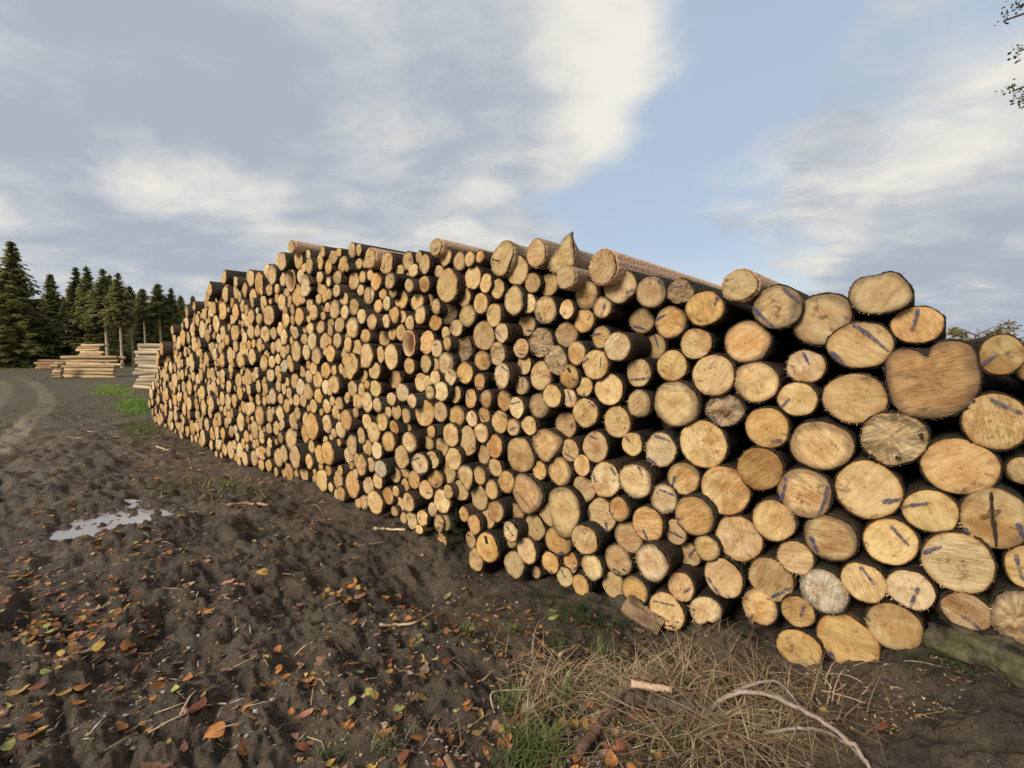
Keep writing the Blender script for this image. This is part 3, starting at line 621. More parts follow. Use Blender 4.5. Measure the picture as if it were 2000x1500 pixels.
# logs that are easy to point at: (region, cx, cy): (short phrase used to locate neighbours, own label)
LANDMARK = {
('A',1205,910): ('the heart-shaped double stump', 'huge brown heart-shaped double stump end with a notch in its top'),
('A',825,270): ('the wide topmost log', 'wide lumpy dull-brown log lying alone on top of the pile, rightmost crest'),
('B',1410,490): ('the vertically cracked log', 'large log end split by a dark vertical crack with a knot in its middle'),
('B',345,945): ('the fuzzy whitish log', 'fuzzy greyish-white log end with a fibrous surface near the right bottom'),
('B',620,310): ('the log with a pale star', 'large log end with a pale star of rays and one blue dash'),
('B',495,1260): ('the lowest large orange log', 'large orange log end lying lowest in the pile, on the soil'),
('B',1180,765): ('the big cream log', 'big bright cream log end, smoothly sawn, with grey-blue smear at upper left'),
('B',1190,165): ('the wide orange oval log', 'wide clean orange-tan oval log end with a raised bark rim'),
('A',915,1340): ('the log with a pale weathered streak', 'weathered log end with black rot along its edge and a pale diagonal streak'),
('C',285,155): ('the top log with pink bark', 'top log with long pinkish sunlit bark receding behind it'),
('C',1290,290): ('the lone crest log', 'lone round log on the crest with its bark side lit, dark gap beneath'),
('C',820,1160): ('the big round log with a straw', 'big round tan log end with a thin straw lying across its top'),
('C',1345,705): ('the big rust-brown round log', 'big round rust-brown log end next to a deep black gap'),
('C',1178,1205): ('the knotty streaked log', 'knotty log end with white and dark brown streaks'),
('C',283,455): ('the pale fringed log', 'small pale log with ragged fringe and a long blue stripe'),
('C',393,740): ('the pale jutting log', 'pale log jutting out with its brown bark side showing'),
('D',755,1255): ('the black-speckled log', 'log end with its lower half speckled black by rot, near the ground'),
('D',152,730): ('the double-ringed log', 'log end with a groove that makes a double ring around its heart'),
('D',645,900): ('the bright smooth log', 'bright pale smooth log end jutting out low in the pile'),
('D',1440,210): ('the rough dark-orange log', 'rough dark-orange log end with splintered left rim'),
('D',1045,1250): ('the log half buried in soil', 'pale broken log end half buried by a clod of soil'),
('E',500,150): ('the stump with a torn spike', 'top log with a torn splintered spike rising from its end'),
('E',300,1015): ('the pale fungus-flecked log', 'bleached log end with black flecks along its lower rim'),
('F',365,700): ('the rounded triangular log', 'smooth rounded triangular log end'),
('F',540,1400): ('the tall flattened oval log', 'tall smooth flattened oval log end with a split piece at its side'),
('F',160,1210): ('the big slanted log with a seam', 'big slanted log end with a thin diagonal seam'),
('I',1690,905): ('the big egg-shaped log', 'big egg-shaped tan log end in the middle of the pile'),
('H',1500,240): ('the tall oblong crest log', 'tall oblong top log with a short horizontal crack'),
('H',525,1130): ('the hollow log', 'hollow log end with a dark rotten core'),
('H',925,525): ('the tall smooth oval log', 'tall smooth pale oval log end below the crest'),
('H',945,810): ('the dark mottled log', 'dark mottled weathered log end, almost black'),
('H',1085,1190): ('the grey rotten log', 'large grey rotten log end with dark holes'),
('H',1500,1020): ('the log with a side knob', 'jutting pale log with a small knob at its rim and blue dash'),
('I',1110,1145): ('the log with a pointed tip', 'pale log end split to a pointed lower tip'),
('I',690,465): ('the large plain oval log', 'large plain oval log end beside a shiny split one'),
('I',1140,755): ('the tall double-rimmed oval log', 'tall oval log end with a second raised rim along its lower edge'),
('J',1165,535): ('the jutting ringed log', 'jutting log end with a loose ring of bark around it'),
('J',1075,910): ('the log with a dark top notch', 'large orange log end near the ground with a dark notch in its top'),
('L',1570,810): ('the forked log', 'large forked log end with a slot in its top'),
('K',820,830): ('the log with a bitten edge', 'pale upright log end with a bite out of its edge'),
('K',580,185): ('the lone long log on the crest', 'lone long bare log lying highest on the crest'),
('K',570,750): ('the dark-hearted pointed log', 'pointed oval log end with a dark rotten heart'),
('L',1600,170): ('the tall plain oval log', 'tall plain tan oval log end, left half of the pile'),
('K',425,430): ('the mossy crest log', 'crest log with dark green mossy bark'),
('L',660,560): ('the twin-pith log', 'broad log end made of two grown-together stems'),
}
TONE = {'n': (0.545, 0.388, 0.192), 'o': (0.53, 0.340, 0.142), 'p': (0.60, 0.460, 0.260), 'd': (0.45, 0.322, 0.165), 'w': (0.46, 0.345, 0.205), 'b': (0.40, 0.245, 0.105),  # d: darker tint, partly the dimness of shaded set-back and crest ends
        'q': (0.52, 0.445, 0.310), 'r': (0.545, 0.388, 0.192), 'h': (0.52, 0.365, 0.190)}
rng = np.random.RandomState(5)

TINTED = {('H', 945, 810): 0.36, ('H', 1085, 1190): 0.55, ('C', 855, 335): 0.7}
def outline_of(a, b, n, seed, amp=0.045):
    r = np.random.RandomState(seed)
    t = np.arange(n) * 2 * PI / n
    k = np.ones(n)
    for h in range(2, 8):
        k += amp * (0.9 if h == 2 else 1.3 / h) * r.uniform(-1, 1) * np.sin(h * t + r.uniform(0, 6.28))
    k += amp * 0.16 * r.uniform(-1, 1, n)
    return np.stack([a * k * np.cos(t), b * k * np.sin(t)], -1)
def resample(poly, n, smooth=2):
    P = np.asarray(poly, float)
    for _ in range(smooth):                                # corner cutting
        Q = np.roll(P, -1, 0)
        P = np.stack([0.75 * P + 0.25 * Q, 0.25 * P + 0.75 * Q], 1).reshape(-1, 2)
    seg = np.linalg.norm(np.roll(P, -1, 0) - P, axis=1); cum = np.concatenate([[0], np.cumsum(seg)])
    Pc = np.concatenate([P, P[:1]]); tt = np.arange(n) * cum[-1] / n
    return np.stack([np.interp(tt, cum, Pc[:, 0]), np.interp(tt, cum, Pc[:, 1])], -1)

def ring_quads(n, rows, base=0):
    i = base + np.arange(rows)[:, None] * n; j = np.arange(n)[None]
    return np.stack([i + j, i + (j + 1) % n, i + n + (j + 1) % n, i + n + j], -1).reshape(-1, 4)

def log_geo(O, L, seed, tint, bark, kind='n', rows=(0.04, 0.15, 0.5, 1.4), fr=(0.3, 0.62, 0.88, 0.97), base=None, splinters=0, rough=0.003):
    """O: outline (n,2) of the sawn end; returns (face V, quads, tris, attrs), (bark V, quads, tris, attrs) with y pointing into the pile"""
    r = np.random.RandomState(seed); n = len(O); lr = r.rand()
    R = np.linalg.norm(O, axis=1).mean()
    pith = O.mean(0) + r.uniform(-0.14, 0.14, 2) * R
    ang = np.arctan2(O[:, 1], O[:, 0])
    # ---- sawn face
    V = [np.array([[pith[0], 0.0, pith[1]]])]; RAD = [np.zeros(1)]; ANG = [np.zeros(1)]
    full = list(fr) + [1.0]
    wav = r.uniform(-1, 1, (3,))
    for f in full:
        P = pith + (O - pith) * f
        dep = rough * (0.8 * f * r.uniform(-1, 1, n) * (f > 0.8) + 5 * fbm(P[:, 0] * 14 + seed * 1.7, P[:, 1] * 14 + lr * 50, 2))
        if kind == 'r' and 0.60 < f < 0.80: dep = dep + 0.022
        if kind == 'h': dep = dep + 0.06 * (f < 0.75)
        if kind in 'wb': dep = dep + (0.02 if kind == 'w' else 0.010) * fbm(P[:, 0] * 26 + seed, P[:, 1] * 26, 3)
        if f == 1.0: dep = dep + 0.004 + np.abs(r.normal(0, 1, n)) * 0.004
        V.append(np.stack([P[:, 0], dep, P[:, 1]], -1)); RAD.append(np.full(n, f)); ANG.append(ang)
    if kind == 'h': V[0][0, 1] = 0.08
    V = np.concatenate(V); RAD = np.concatenate(RAD); ANG = np.concatenate(ANG)
    q = ring_quads(n, len(full) - 1, 1)
    tr = np.stack([np.zeros(n, int), 1 + (np.arange(n) + 1) % n, 1 + np.arange(n)], -1)
    T = np.tile(np.asarray(tint, float), (len(V), 1))
    T *= (1 + 0.15 * r.uniform(-1, 1)) * np.array([1, 1 + 0.03 * r.uniform(-1, 1), 1 + 0.08 * r.uniform(-1, 1)])
    if kind == 'h':
        T[RAD < 0.7] *= np.array([0.30, 0.22, 0.16])
    if kind in 'wq':
        g = (0.62 + 0.55 * r.rand(len(V)))[:, None]; T *= g
    if splinters:
        SV = []; ST = []; c = len(V)
        for k in range(splinters):
            i = r.randint(n); p = O[i]; dr = p / (np.linalg.norm(p) + 1e-6); tn = np.array([-dr[1], dr[0]])
            l = r.uniform(0.003, 0.016) * (2.0 if r.rand() < 0.1 else 1); w = r.uniform(0.0006, 0.0022)
            e = p * 1.0 + dr * l * r.uniform(0.2, 1) + tn * r.uniform(-0.5, 0.5) * l
            a0 = p * 0.985 + tn * w; a1 = p * 0.985 - tn * w
            SV += [[a0[0], 0.0, a0[1]], [a1[0], 0.004, a1[1]], [e[0], -r.uniform(0.0, 0.02), e[1]]]
            ST.append([c, c + 1, c + 2]); c += 3
        V = np.concatenate([V, SV]); tr = np.concatenate([tr, ST])
        RAD = np.concatenate([RAD, np.full(len(SV), 0.7)]); ANG = np.concatenate([ANG, np.zeros(len(SV))]); T = np.concatenate([T, np.tile(np.asarray(tint) * 1.15, (len(SV), 1))])
    fa = {'lc': ('FLOAT_VECTOR', V - np.array([pith[0], 0, pith[1]])), 'tint': ('FLOAT_COLOR', T), 'aux': ('FLOAT_VECTOR', np.stack([np.full(len(V), lr), RAD, ANG], -1))}
    # ---- bark
    lipd = np.abs(r.normal(0, 1, n)) * 0.006
    thick = 0.005 + 0.03 * R
    nrm = O / (np.linalg.norm(O, axis=1)[:, None] + 1e-6)
    B = [np.stack([O[:, 0] * 0.996, 0.009 + lipd, O[:, 1] * 0.996], -1)]
    P = O + nrm * thick * r.uniform(0.4, 1.1, n)[:, None]
    B.append(np.stack([P[:, 0], 0.006 + lipd, P[:, 1]], -1))
    Eo = P if base is None else base
    for k, yy in enumerate(list(rows) + [L]):
        s = 1 - 0.16 * (yy / L)
        bl = min(1.0, yy / (0.12 if base is not None else 0.6))
        Q = (P * (1 - bl) + Eo * bl) * s
        Q = Q * (1 + 0.02 * r.uniform(-1, 1, n))[:, None]
        B.append(np.stack([Q[:, 0], np.full(n, yy), Q[:, 1]], -1))
    B.append(np.array([[0, L, 0]]))
    nb = 3 + len(rows); B = np.concatenate(B)
    bq = ring_quads(n, nb - 1, 0); c = len(B) - 1; b0 = (nb - 1) * n
    bt = np.stack([np.full(n, c), b0 + (np.arange(n) + 1) % n, b0 + np.arange(n)], -1)
    TB = np.tile(np.asarray(bark, float), (len(B), 1)); TB[:n] *= 0.5
    ba = {'lc': ('FLOAT_VECTOR', B), 'tint': ('FLOAT_COLOR', TB), 'aux': ('FLOAT_VECTOR', np.stack([np.full(len(B), lr), np.ones(len(B)), np.zeros(len(B))], -1))}
    return (V, q, tr, fa), (B, bq, bt, ba)

ROTZ = math.atan2(-DV[1], -DV[0])                 # local x runs along the face towards the viewer's right
E1 = -DV
def local_frame(px, py, dl):
    """centre on the face plane set back by dl, and pixel per metre along u and v, with the shear of u into the picture's y"""
    P = on_face(px, py, dl)
    def proj(Pw):
        v = Pw - CAMP; z = v @ FWD
        return np.array([CX + F_PX * (v @ RT) / z, CY - F_PX * (v @ UP) / z])
    e = 0.01
    pu = (proj(P + E1 * e) - proj(P - E1 * e)) / (2 * e); pv = (proj(P + np.array([0, 0, e])) - proj(P - np.array([0, 0, e]))) / (2 * e)
    return P, pu, pv

items = []
for reg, lst in LOGS.items():
    ox, oy, sc = REG[reg]
    for e in lst:
        cx, cy, w, h, fl = e[:5]; st = e[5:]
        px, py = ox + cx / sc, oy + cy / sc
        kind = fl[0]; dl = int(fl[1:]) if len(fl) > 1 else 0
        dl *= 0.045 if dl > 0 else 0.027
        dl += rng.uniform(-0.025, 0.025)
        P, pu, pv = local_frame(px, py, dl)
        a = (w / sc / 2) / abs(pu[0])
        b2 = (h / sc / 2) ** 2 - (pu[1] * a) ** 2
        b = math.sqrt(max(b2, (0.5 * h / sc / 2) ** 2)) / abs(pv[1])
        m = math.sqrt(a * b) * 1.035; k = np.clip(a / b, 0.72, 1.3); a, b = m * math.sqrt(k), m / math.sqrt(k)
        poly = POLY.get((reg, cx, cy))
        if poly is not None:
            poly = np.array([[np.dot((on_face(ox + x / sc, oy + y / sc, dl) - P), E1), on_face(ox + x / sc, oy + y / sc, dl)[2] - P[2]] for x, y in poly])
        strokes = []
        for i in range(0, len(st), 4):
            A = on_face(ox + st[i] / sc, oy + st[i + 1] / sc, dl) - P; B = on_face(ox + st[i + 2] / sc, oy + st[i + 3] / sc, dl) - P
            strokes.append((np.array([A @ E1, A[2]]), np.array([B @ E1, B[2]])))
        items.append(dict(key=(reg, cx, cy), px=px, py=py, w=w / sc, h=h / sc, area=w * h / sc / sc, kind=kind, dl=dl, P=P, a=a, b=b, poly=poly, strokes=strokes,
                          s=float(P @ DV), z=float(P[2])))
items.sort(key=lambda d: -d['area'])
N_SINGLE = 262
lm_keys = set(LANDMARK)
single = [d for d in items if d['key'] in lm_keys]
single += [d for d in items if d['key'] not in lm_keys][:N_SINGLE - len(single)]
ids = {id(d) for d in single}
rest = [d for d in items if id(d) not in ids]

# ---- wording that singles out each log
ORD = ['next', 'second', 'third', 'fourth', 'fifth', 'sixth', 'seventh', 'eighth', 'ninth', 'tenth', 'eleventh', 'twelfth']
def locate(d, marks, pool, used):
    """(k-th, direction, landmark) that no other thing of the pool shares"""
    cand = sorted(marks, key=lambda m: math.hypot(m['px'] - d['px'], m['py'] - d['py']))[:6]
    def sector(m, e):
        ang = math.degrees(math.atan2(m['py'] - e['py'], e['px'] - m['px'])) % 360
        return int(((ang + 22.5) % 360) // 45)
    names = ['right of', 'up-right of', 'above', 'up-left of', 'left of', 'down-left of', 'below', 'down-right of']
    best = None
    for m in cand:
        if m is d: continue
        sct = sector(m, d); dist = math.hypot(m['px'] - d['px'], m['py'] - d['py'])
        k = sum(1 for e in pool if e is not d and e is not m and sector(m, e) == sct and math.hypot(m['px'] - e['px'], m['py'] - e['py']) < dist)
        if best is None or k < best[0]:
            best = (k, f"{ORD[min(k, 11)]} log {names[sct]} {m['phrase']}")
        if k == 0: break
    return best[1]
marks = []
for d in single:
    if d['key'] in LANDMARK:
        d['phrase'], d['label'] = LANDMARK[d['key']]; marks.append(d)
sizes = sorted(d['a'] * d['b'] for d in single); q1, q2 = sizes[len(sizes) // 3], sizes[2 * len(sizes) // 3]
TW = {'n': 'tan', 'o': 'orange', 'p': 'pale', 'd': 'dull', 'w': 'weathered', 'b': 'rusty', 'q': 'greyish', 'r': 'ringed', 'h': 'hollow'}
used = {}
for d in single:
    if 'label' in d: continue
    ar = d['a'] * d['b']
    sz = 'small' if ar < q1 else ('medium' if ar < q2 else 'large')
    mk = ', blue-marked,' if d['strokes'] else ','
    d['label'] = f"{sz} {TW[d['kind']]} log end{mk} {locate(d, marks, items, used)}"
    if len(d['label'].split()) > 16: d['label'] = d['label'].replace(' log end', ' end', 1)
    used.setdefault(d['label'], []).append(d)

BARKS = [(0.075, 0.055, 0.040), (0.095, 0.066, 0.045), (0.060, 0.050, 0.036), (0.080, 0.070, 0.045), (0.11, 0.070, 0.045)]
BARKS = [tuple(0.52 * v for v in b_) for b_ in BARKS]
def stroke_mesh(A, B, a, b, seed, wide, name='paint_mark', mat=None, tint=(0.05, 0.035, 0.022), ext=0.10, lift=0.0):
    r = np.random.RandomState(seed)
    def clampin(p):
        k = math.hypot(p[0] / a, p[1] / b)
        return p * (0.95 / k) if k > 0.95 else p
    A, B = A + (A - B) * ext, B + (B - A) * ext
    A, B = clampin(A), clampin(B)
    ln = np.linalg.norm(B - A) + 1e-6; dr = (B - A) / ln; nn = np.array([-dr[1], dr[0]])
    m = 9; V = []
    bend = r.uniform(-0.03, 0.03) * ln
    for i in range(m):
        t = i / (m - 1)
        w = wide * r.uniform(0.62, 1.2) * (0.72 if i in (0, m - 1) else 1) * (1.0 - 0.35 * t)
        c = A + (B - A) * t + nn * bend * math.sin(PI * t)
        c = c + dr * r.uniform(-0.003, 0.003)
        for sgn in (-1, 1):
            p = c + nn * sgn * w * 0.5
            k = math.hypot(p[0] / a, p[1] / b)
            if k > 0.98: p = p * 0.98 / k
            V.append([p[0], -0.011 - lift, p[1]])
    Q = [[2 * i, 2 * i + 1, 2 * i + 3, 2 * i + 2] for i in range(m - 1)]
    V = np.array(V)
    return mesh_np(name, V, Q, None, [mat or M_PAINT], smooth=False, attrs={'lc': ('FLOAT_VECTOR', V + r.uniform(0, 20)), 'tint': ('FLOAT_COLOR', np.tile(tint, (len(V), 1)) * r.uniform(0.8, 1.2, (len(V), 1))), 'aux': ('FLOAT_VECTOR', np.tile([r.rand(), 0.4, 0.0], (len(V), 1)))})

for i, d in enumerate(single):
    n = 56 if d['area'] > 2500 else (40 if d['area'] > 1000 else 28)
    seed = 100 + i
    if d['poly'] is not None:
        O = resample(d['poly'], max(n, 72), 1); cc = O.mean(0); 
        base = outline_of(d['a'] * 0.96, d['b'] * 0.90, len(O), seed, 0.03)
        j = int(np.argmin(np.abs(np.arctan2(base[:, 1], base[:, 0]) - math.atan2(O[0, 1], O[0, 0]))))
        base = np.roll(base, -j, 0)
        if np.sum(O[:, 0] * np.roll(O[:, 1], -1) - np.roll(O[:, 0], -1) * O[:, 1]) < 0: base = np.roll(base[::-1], 1, 0)
    else:
        O = outline_of(d['a'], d['b'], n, seed, 0.05 if d['kind'] != 'w' else 0.09); base = None
    bark = BARKS[seed % 5]
    if d['key'] in (('C', 285, 155), ('K', 705, 400), ('H', 115, 235), ('K', 580, 185), ('C', 1290, 290), ('H', 805, 120)): bark = (0.62, 0.40, 0.26)
    if d['key'] in (('K', 425, 430), ('K', 260, 660)): bark = (0.045, 0.055, 0.022)
    if d['key'] in (('E', 245, 75), ('H', 1500, 240), ('E', 500, 150), ('E', 558, 330), ('H', 1265, 220)): bark = (0.36, 0.27, 0.17)
    sp = 0
    r = np.random.RandomState(seed + 7)
    if d['kind'] in 'pqwb' or r.rand() < 0.3: sp = int(r.uniform(10, 45)) if d['area'] > 700 else int(r.uniform(0, 8))
    L = 4.2 + r.uniform(-0.2, 0.3)
    if d['key'] == ('E', 500, 150): sp = 110
    (fv, fq, ft, fa), (bv, bq, bt, ba) = log_geo(O, L, seed, tuple(TINTED.get(d['key'], 1.0) * v for v in TONE[d['kind']]), bark, d['kind'], base=base, splinters=sp, rough=0.003 if d['kind'] not in 'bw' else 0.006)
    e = empty('log', tuple(d['P']), (math.radians(r.uniform(-1.2, 1.2)), 0, ROTZ + math.radians(r.uniform(-2.2, 2.2))))
    tag(e, d['label'], 'log', 'sawn logs of the long roadside pile')
    obj('bark', mesh_np('bark', bv, bq, bt, [M_BARK], attrs=ba), e)
    cf = obj('cut_face', mesh_np('cut_face', fv, fq, ft, [M_CUT], smooth=d['kind'] != 'w', attrs=fa), e)
    d['cf'] = cf
    for (A, B) in d['strokes']:
        obj('paint_mark', stroke_mesh(A, B, d['a'], d['b'], seed, max(0.017, 0.19 * min(d['a'], d['b']))), cf)

# ---- cracks, knots, seams and pale rays that single logs show: (name, width m, tint, strokes in region pixels)
DARKW = (0.045, 0.030, 0.019); BROWNW = (0.17, 0.095, 0.045); PALEW = (0.72, 0.58, 0.38)
FEATURES = {
 ('B', 1410, 490): [('crack', 0.016, DARKW, [(1390, 322, 1400, 480), (1400, 480, 1422, 655)]), ('knot', 0.022, BROWNW, [(1330, 475, 1400, 455), (1400, 455, 1448, 430), (1370, 430, 1410, 440)])],
 ('H', 1500, 240): [('crack', 0.010, DARKW, [(1400, 245, 1490, 268)])],
 ('J', 1075, 910): [('notch', 0.034, DARKW, [(1066, 782, 1082, 862)])],
 ('F', 160, 1210): [('seam', 0.007, BROWNW, [(45, 1170, 110, 1250), (110, 1250, 195, 1335)])],
 ('A', 915, 1340): [('rot', 0.020, DARKW, [(690, 1410, 730, 1450), (720, 1470, 790, 1480), (930, 1470, 980, 1480), (1120, 1300, 1135, 1340)])],
 ('C', 1178, 1205): [('rot', 0.022, BROWNW, [(1070, 1170, 1110, 1130), (1090, 1220, 1170, 1200), (1170, 1240, 1230, 1200)])],
 ('C', 232, 872): [('crack', 0.006, DARKW, [(283, 810, 275, 895)])],
 ('E', 598, 1370): [('knot', 0.030, DARKW, [(590, 1275, 615, 1315)])],
 ('D', 755, 1255): [('rot', 0.012, DARKW, [(665, 1290, 690, 1300), (690, 1320, 720, 1335), (735, 1345, 760, 1350), (780, 1355, 810, 1350), (700, 1275, 715, 1290), (830, 1320, 850, 1330), (760, 1310, 775, 1322), (800, 1370, 830, 1360)])],
 ('E', 300, 1015): [('rot', 0.010, DARKW, [(200, 1080, 215, 1110), (225, 1110, 245, 1120), (330, 1090, 350, 1110), (370, 1070, 385, 1090), (260, 1120, 280, 1130), (330, 950, 325, 990)])],
 ('D', 400, 880): [('rot', 0.014, DARKW, [(370, 935, 395, 950), (440, 940, 460, 950), (405, 960, 425, 965)])],
}
M_GRIME = mat_tint('dark_rot', 0.9, 0.1, 80, 0.4)
for d in single:
    for (nm, wd, tn, sts) in FEATURES.get(d['key'], []):
        ox, oy, sc = REG[d['key'][0]]
        for i, (x1, y1, x2, y2) in enumerate(sts):
            A = on_face(ox + x1 / sc, oy + y1 / sc, d['dl']) - d['P']; B = on_face(ox + x2 / sc, oy + y2 / sc, d['dl']) - d['P']
            obj(nm, stroke_mesh(np.array([A @ E1, A[2]]), np.array([B @ E1, B[2]]), d['a'] * 1.02, d['b'] * 1.02, 900 + i, wd, nm, M_CUT if tn is PALEW else M_GRIME, tn, 0.02, 0.0015), d['cf'])
_s0 = on_face(1100 + 728 / 3.75, 480 + 1025 / 3.75, -0.05); _s1 = on_face(1100 + 892 / 3.75, 480 + 1044 / 3.75, -0.05)
# ---- the remaining log ends (small, past what can be told apart): one mass
circ = [(d['s'], d['z'], math.sqrt(d['a'] * d['b'])) for d in items]
S = [c[0] for c in circ]; Zz = [c[1] for c in circ]; Rr = [c[2] for c in circ]
CS = np.array(S + [0] * 4000, float); CZ = np.array(Zz + [0] * 4000, float); CR = np.array(Rr + [-9] * 4000, float); nc = len(S)
fill = []
pr = np.random.RandomState(21)
def gap(s, z):
    return np.min(np.hypot(CS[:nc] - s, CZ[:nc] - z) - CR[:nc])
for rmin, rmax, tries, smin in ((0.10, 0.15, 700, -2.2), (0.105, 0.165, 900, 4.2), (0.080, 0.125, 3500, 4.2), (0.058, 0.10, 9000, 4.0), (0.042, 0.075, 9000, -0.9)):
    for _ in range(tries):
        s = pr.uniform(smin, S_END - 0.05 if smin > -2 else -0.20)
        zb, zt = foot_z(s), crest_z(s)
        z = pr.uniform(zb + 0.03, zt - 0.03)
        g = gap(s, z)
        if g < rmin: continue
        r = min(g * 1.05, pr.uniform(rmin, rmax), rmax)
        if z + r > zt + 0.06 or z - r < zb - 0.02: continue
        if -0.25 < s < 4.2 and z + r > zt - 0.28: continue
        CS[nc], CZ[nc], CR[nc] = s, z, r; nc += 1
        dl = pr.normal(0, 0.030) + (0.0 if s > 4.4 else pr.uniform(0.05, 0.15) if s < -0.2 else pr.uniform(0.25, 0.7))  # set-back filler logs in the near gaps, added to block daylight
        fill.append((s, z, r, r, dl, 'nnnnnppoood'[pr.randint(11)], None))
# crest logs of the far end
for s in np.arange(8.6, S_END - 0.3, 0.27):
    r = pr.uniform(0.09, 0.15)
    fill.append((s, crest_z(s) + 0.04, r, r, pr.uniform(-0.15, 0.1), 'nnod'[pr.randint(4)], None))
for d in rest:
    fill.append((d['s'], d['z'], d['a'], d['b'], d['dl'], d['kind'], d))
FV = []; FQ = []; FT = []; FM = []; TM = []; A1 = []; A2 = []; A3 = []; c = 0; SMQ = []; SMT = []
for i, (s, z, a, b, dl, kind, d) in enumerate(fill):
    O = outline_of(a, b, 20, 5000 + i, 0.06 if i % 9 else 0.16)
    (fv, fq, ft, fa), (bv, bq, bt, ba) = log_geo(O, 4.2, 5000 + i, TONE[kind], BARKS[i % 5], kind if kind in 'nopdq' else 'n', rows=(0.3,), fr=(0.5, 0.9))
    y = pr.uniform(-0.035, 0.035); cs, sn = math.cos(y), math.sin(y)
    ctr = d['P'] if d is not None else DV * s + NV * (C0 + dl) + np.array([0, 0, z])
    for (v, q, t_, at, mi) in ((fv, fq, ft, fa, 0), (bv, bq, bt, ba, 1)):
        x = v[:, 0] * cs - v[:, 1] * sn; yy = v[:, 0] * sn + v[:, 1] * cs
        W = ctr + x[:, None] * E1 + yy[:, None] * NV + v[:, 2][:, None] * np.array([0, 0, 1])
        FV.append(W); FQ.append(q + c); FT.append(t_ + c); FM.append(np.full(len(q), mi)); TM.append(np.full(len(t_), mi)); c += len(v)
        A1.append(at['lc'][1]); A2.append(at['tint'][1]); A3.append(at['aux'][1])
me = mesh_np('stacked_logs', np.concatenate(FV), np.concatenate(FQ), np.concatenate(FT), [M_CUT, M_BARK], np.concatenate(FM), np.concatenate(TM),
             attrs={'lc': ('FLOAT_VECTOR', np.concatenate(A1)), 'tint': ('FLOAT_COLOR', np.concatenate(A2)), 'aux': ('FLOAT_VECTOR', np.concatenate(A3))})
tag(obj('stacked_logs', me), 'countless smaller log ends at the far end of the long pile', 'log pile', kind='stuff')
print('logs: singles', len(single), 'fill', len(fill), 'same', [k for k, v in used.items() if len(v) > 1][:5])
# ------------------------------------------------------------------ far stacks of peeled logs, seen from the side
def side_log_mesh(L, r0, r1, seed, tint, dark):
    """log along local x, thin end last; its two sawn ends are slightly domed"""
    r = np.random.RandomState(seed); n = 12; t = np.arange(n) * 2 * PI / n
    xs = np.array([0, 0.004, 0.25, 0.5, 0.75, 0.996, 1.0]) * L
    rr = np.array([r0 * 0.97, r0, r0 * 0.75 + r1 * 0.25, (r0 + r1) / 2, r0 * 0.25 + r1 * 0.75, r1, r1 * 0.97])
    by = r.uniform(-0.02, 0.02, 7); bz = r.uniform(-0.015, 0.015, 7)
    V = []
    for i in range(7):
        k = 1 + 0.05 * r.uniform(-1, 1, n)
        V.append(np.stack([np.full(n, xs[i]), by[i] + rr[i] * k * np.cos(t), bz[i] + rr[i] * k * np.sin(t)], -1))
    V = np.concatenate(V + [np.array([[-0.005, by[0], bz[0]], [L + 0.005, by[6], bz[6]]])])
    q = ring_quads(n, 6, 0)
    c0 = 7 * n
    tr = np.concatenate([np.stack([np.full(n, c0), (np.arange(n) + 1) % n, np.arange(n)], -1), np.stack([np.full(n, c0 + 1), 6 * n + np.arange(n), 6 * n + (np.arange(n) + 1) % n], -1)])
    T = np.tile(np.asarray(tint) * r.uniform(0.6, 1.15), (len(V), 1)); T *= r.uniform(0.8, 1.15, (len(V), 1))
    T[np.linspace(0, len(V) - 1, len(V)).astype(int) % 5 == 0] *= dark
    return mesh_np('side_log', V, q, tr, [M_TWIG], attrs={'tint': ('FLOAT_COLOR', T)})
ORD2 = ['first', 'second', 'third', 'fourth', 'fifth', 'sixth', 'seventh', 'eighth', 'ninth', 'tenth', 'eleventh', 'twelfth', 'thirteenth']
def far_stack(x0, y0, L, layers, deep, rad, tint, dark, labels, group, seed, yaw=0.0, lean=0.10, slope_r=0.0):
    r = np.random.RandomState(seed); zg = float(ground_base(np.array(x0), np.array(y0)))
    cs, sn = math.cos(yaw), math.sin(yaw)
    k = 0
    for ly in range(layers):
        n_here = deep
        for dp in range(n_here):
            if dp > 0 and ly < layers - 1: continue            # inner logs of lower layers are never in view
            rr = rad * r.uniform(0.88, 1.14)
            yy = dp * rad * 1.9 + ly * rad * lean + (rad if ly % 2 else 0) * 0.9 + r.uniform(-0.06, 0.06)
            xx = r.uniform(-0.22, 0.22) + ly * slope_r * 0.2
            ll = L * r.uniform(0.93, 1.04) - ly * slope_r
            me = side_log_mesh(ll, rr * 1.08, rr * 0.86, seed * 50 + k, tint, dark)
            o = obj('side_log', me)
            o.location = (x0 + xx * cs - yy * sn, y0 + xx * sn + yy * cs, zg + rad + ly * rad * 1.78)
            o.rotation_euler = (r.uniform(0, 6.28), math.radians(r.uniform(-1.2, 1.2)), yaw + math.radians(r.uniform(-2.0, 2.0)))
            lb = labels[0] if (ly == layers - 1 and dp == 0) else (labels[1] if ly == 0 else (labels[2].replace('log', 'log, ' + ORD2[ly] + ' layer up,', 1) if ly < layers - 1 else labels[0].replace('topmost', 'rear top').replace(' on top', f' behind the top, {ORD2[dp]} row,', 1) if dp < 2 else labels[0].replace('topmost', f'{ORD2[dp]}-row top').replace(' on top', f' behind the top, {ORD2[dp]} row,', 1)))
            tag(o, lb, 'log', group); k += 1
def gx(px, y): return (px - CX) / F_PX * (y * math.cos(PITCH))
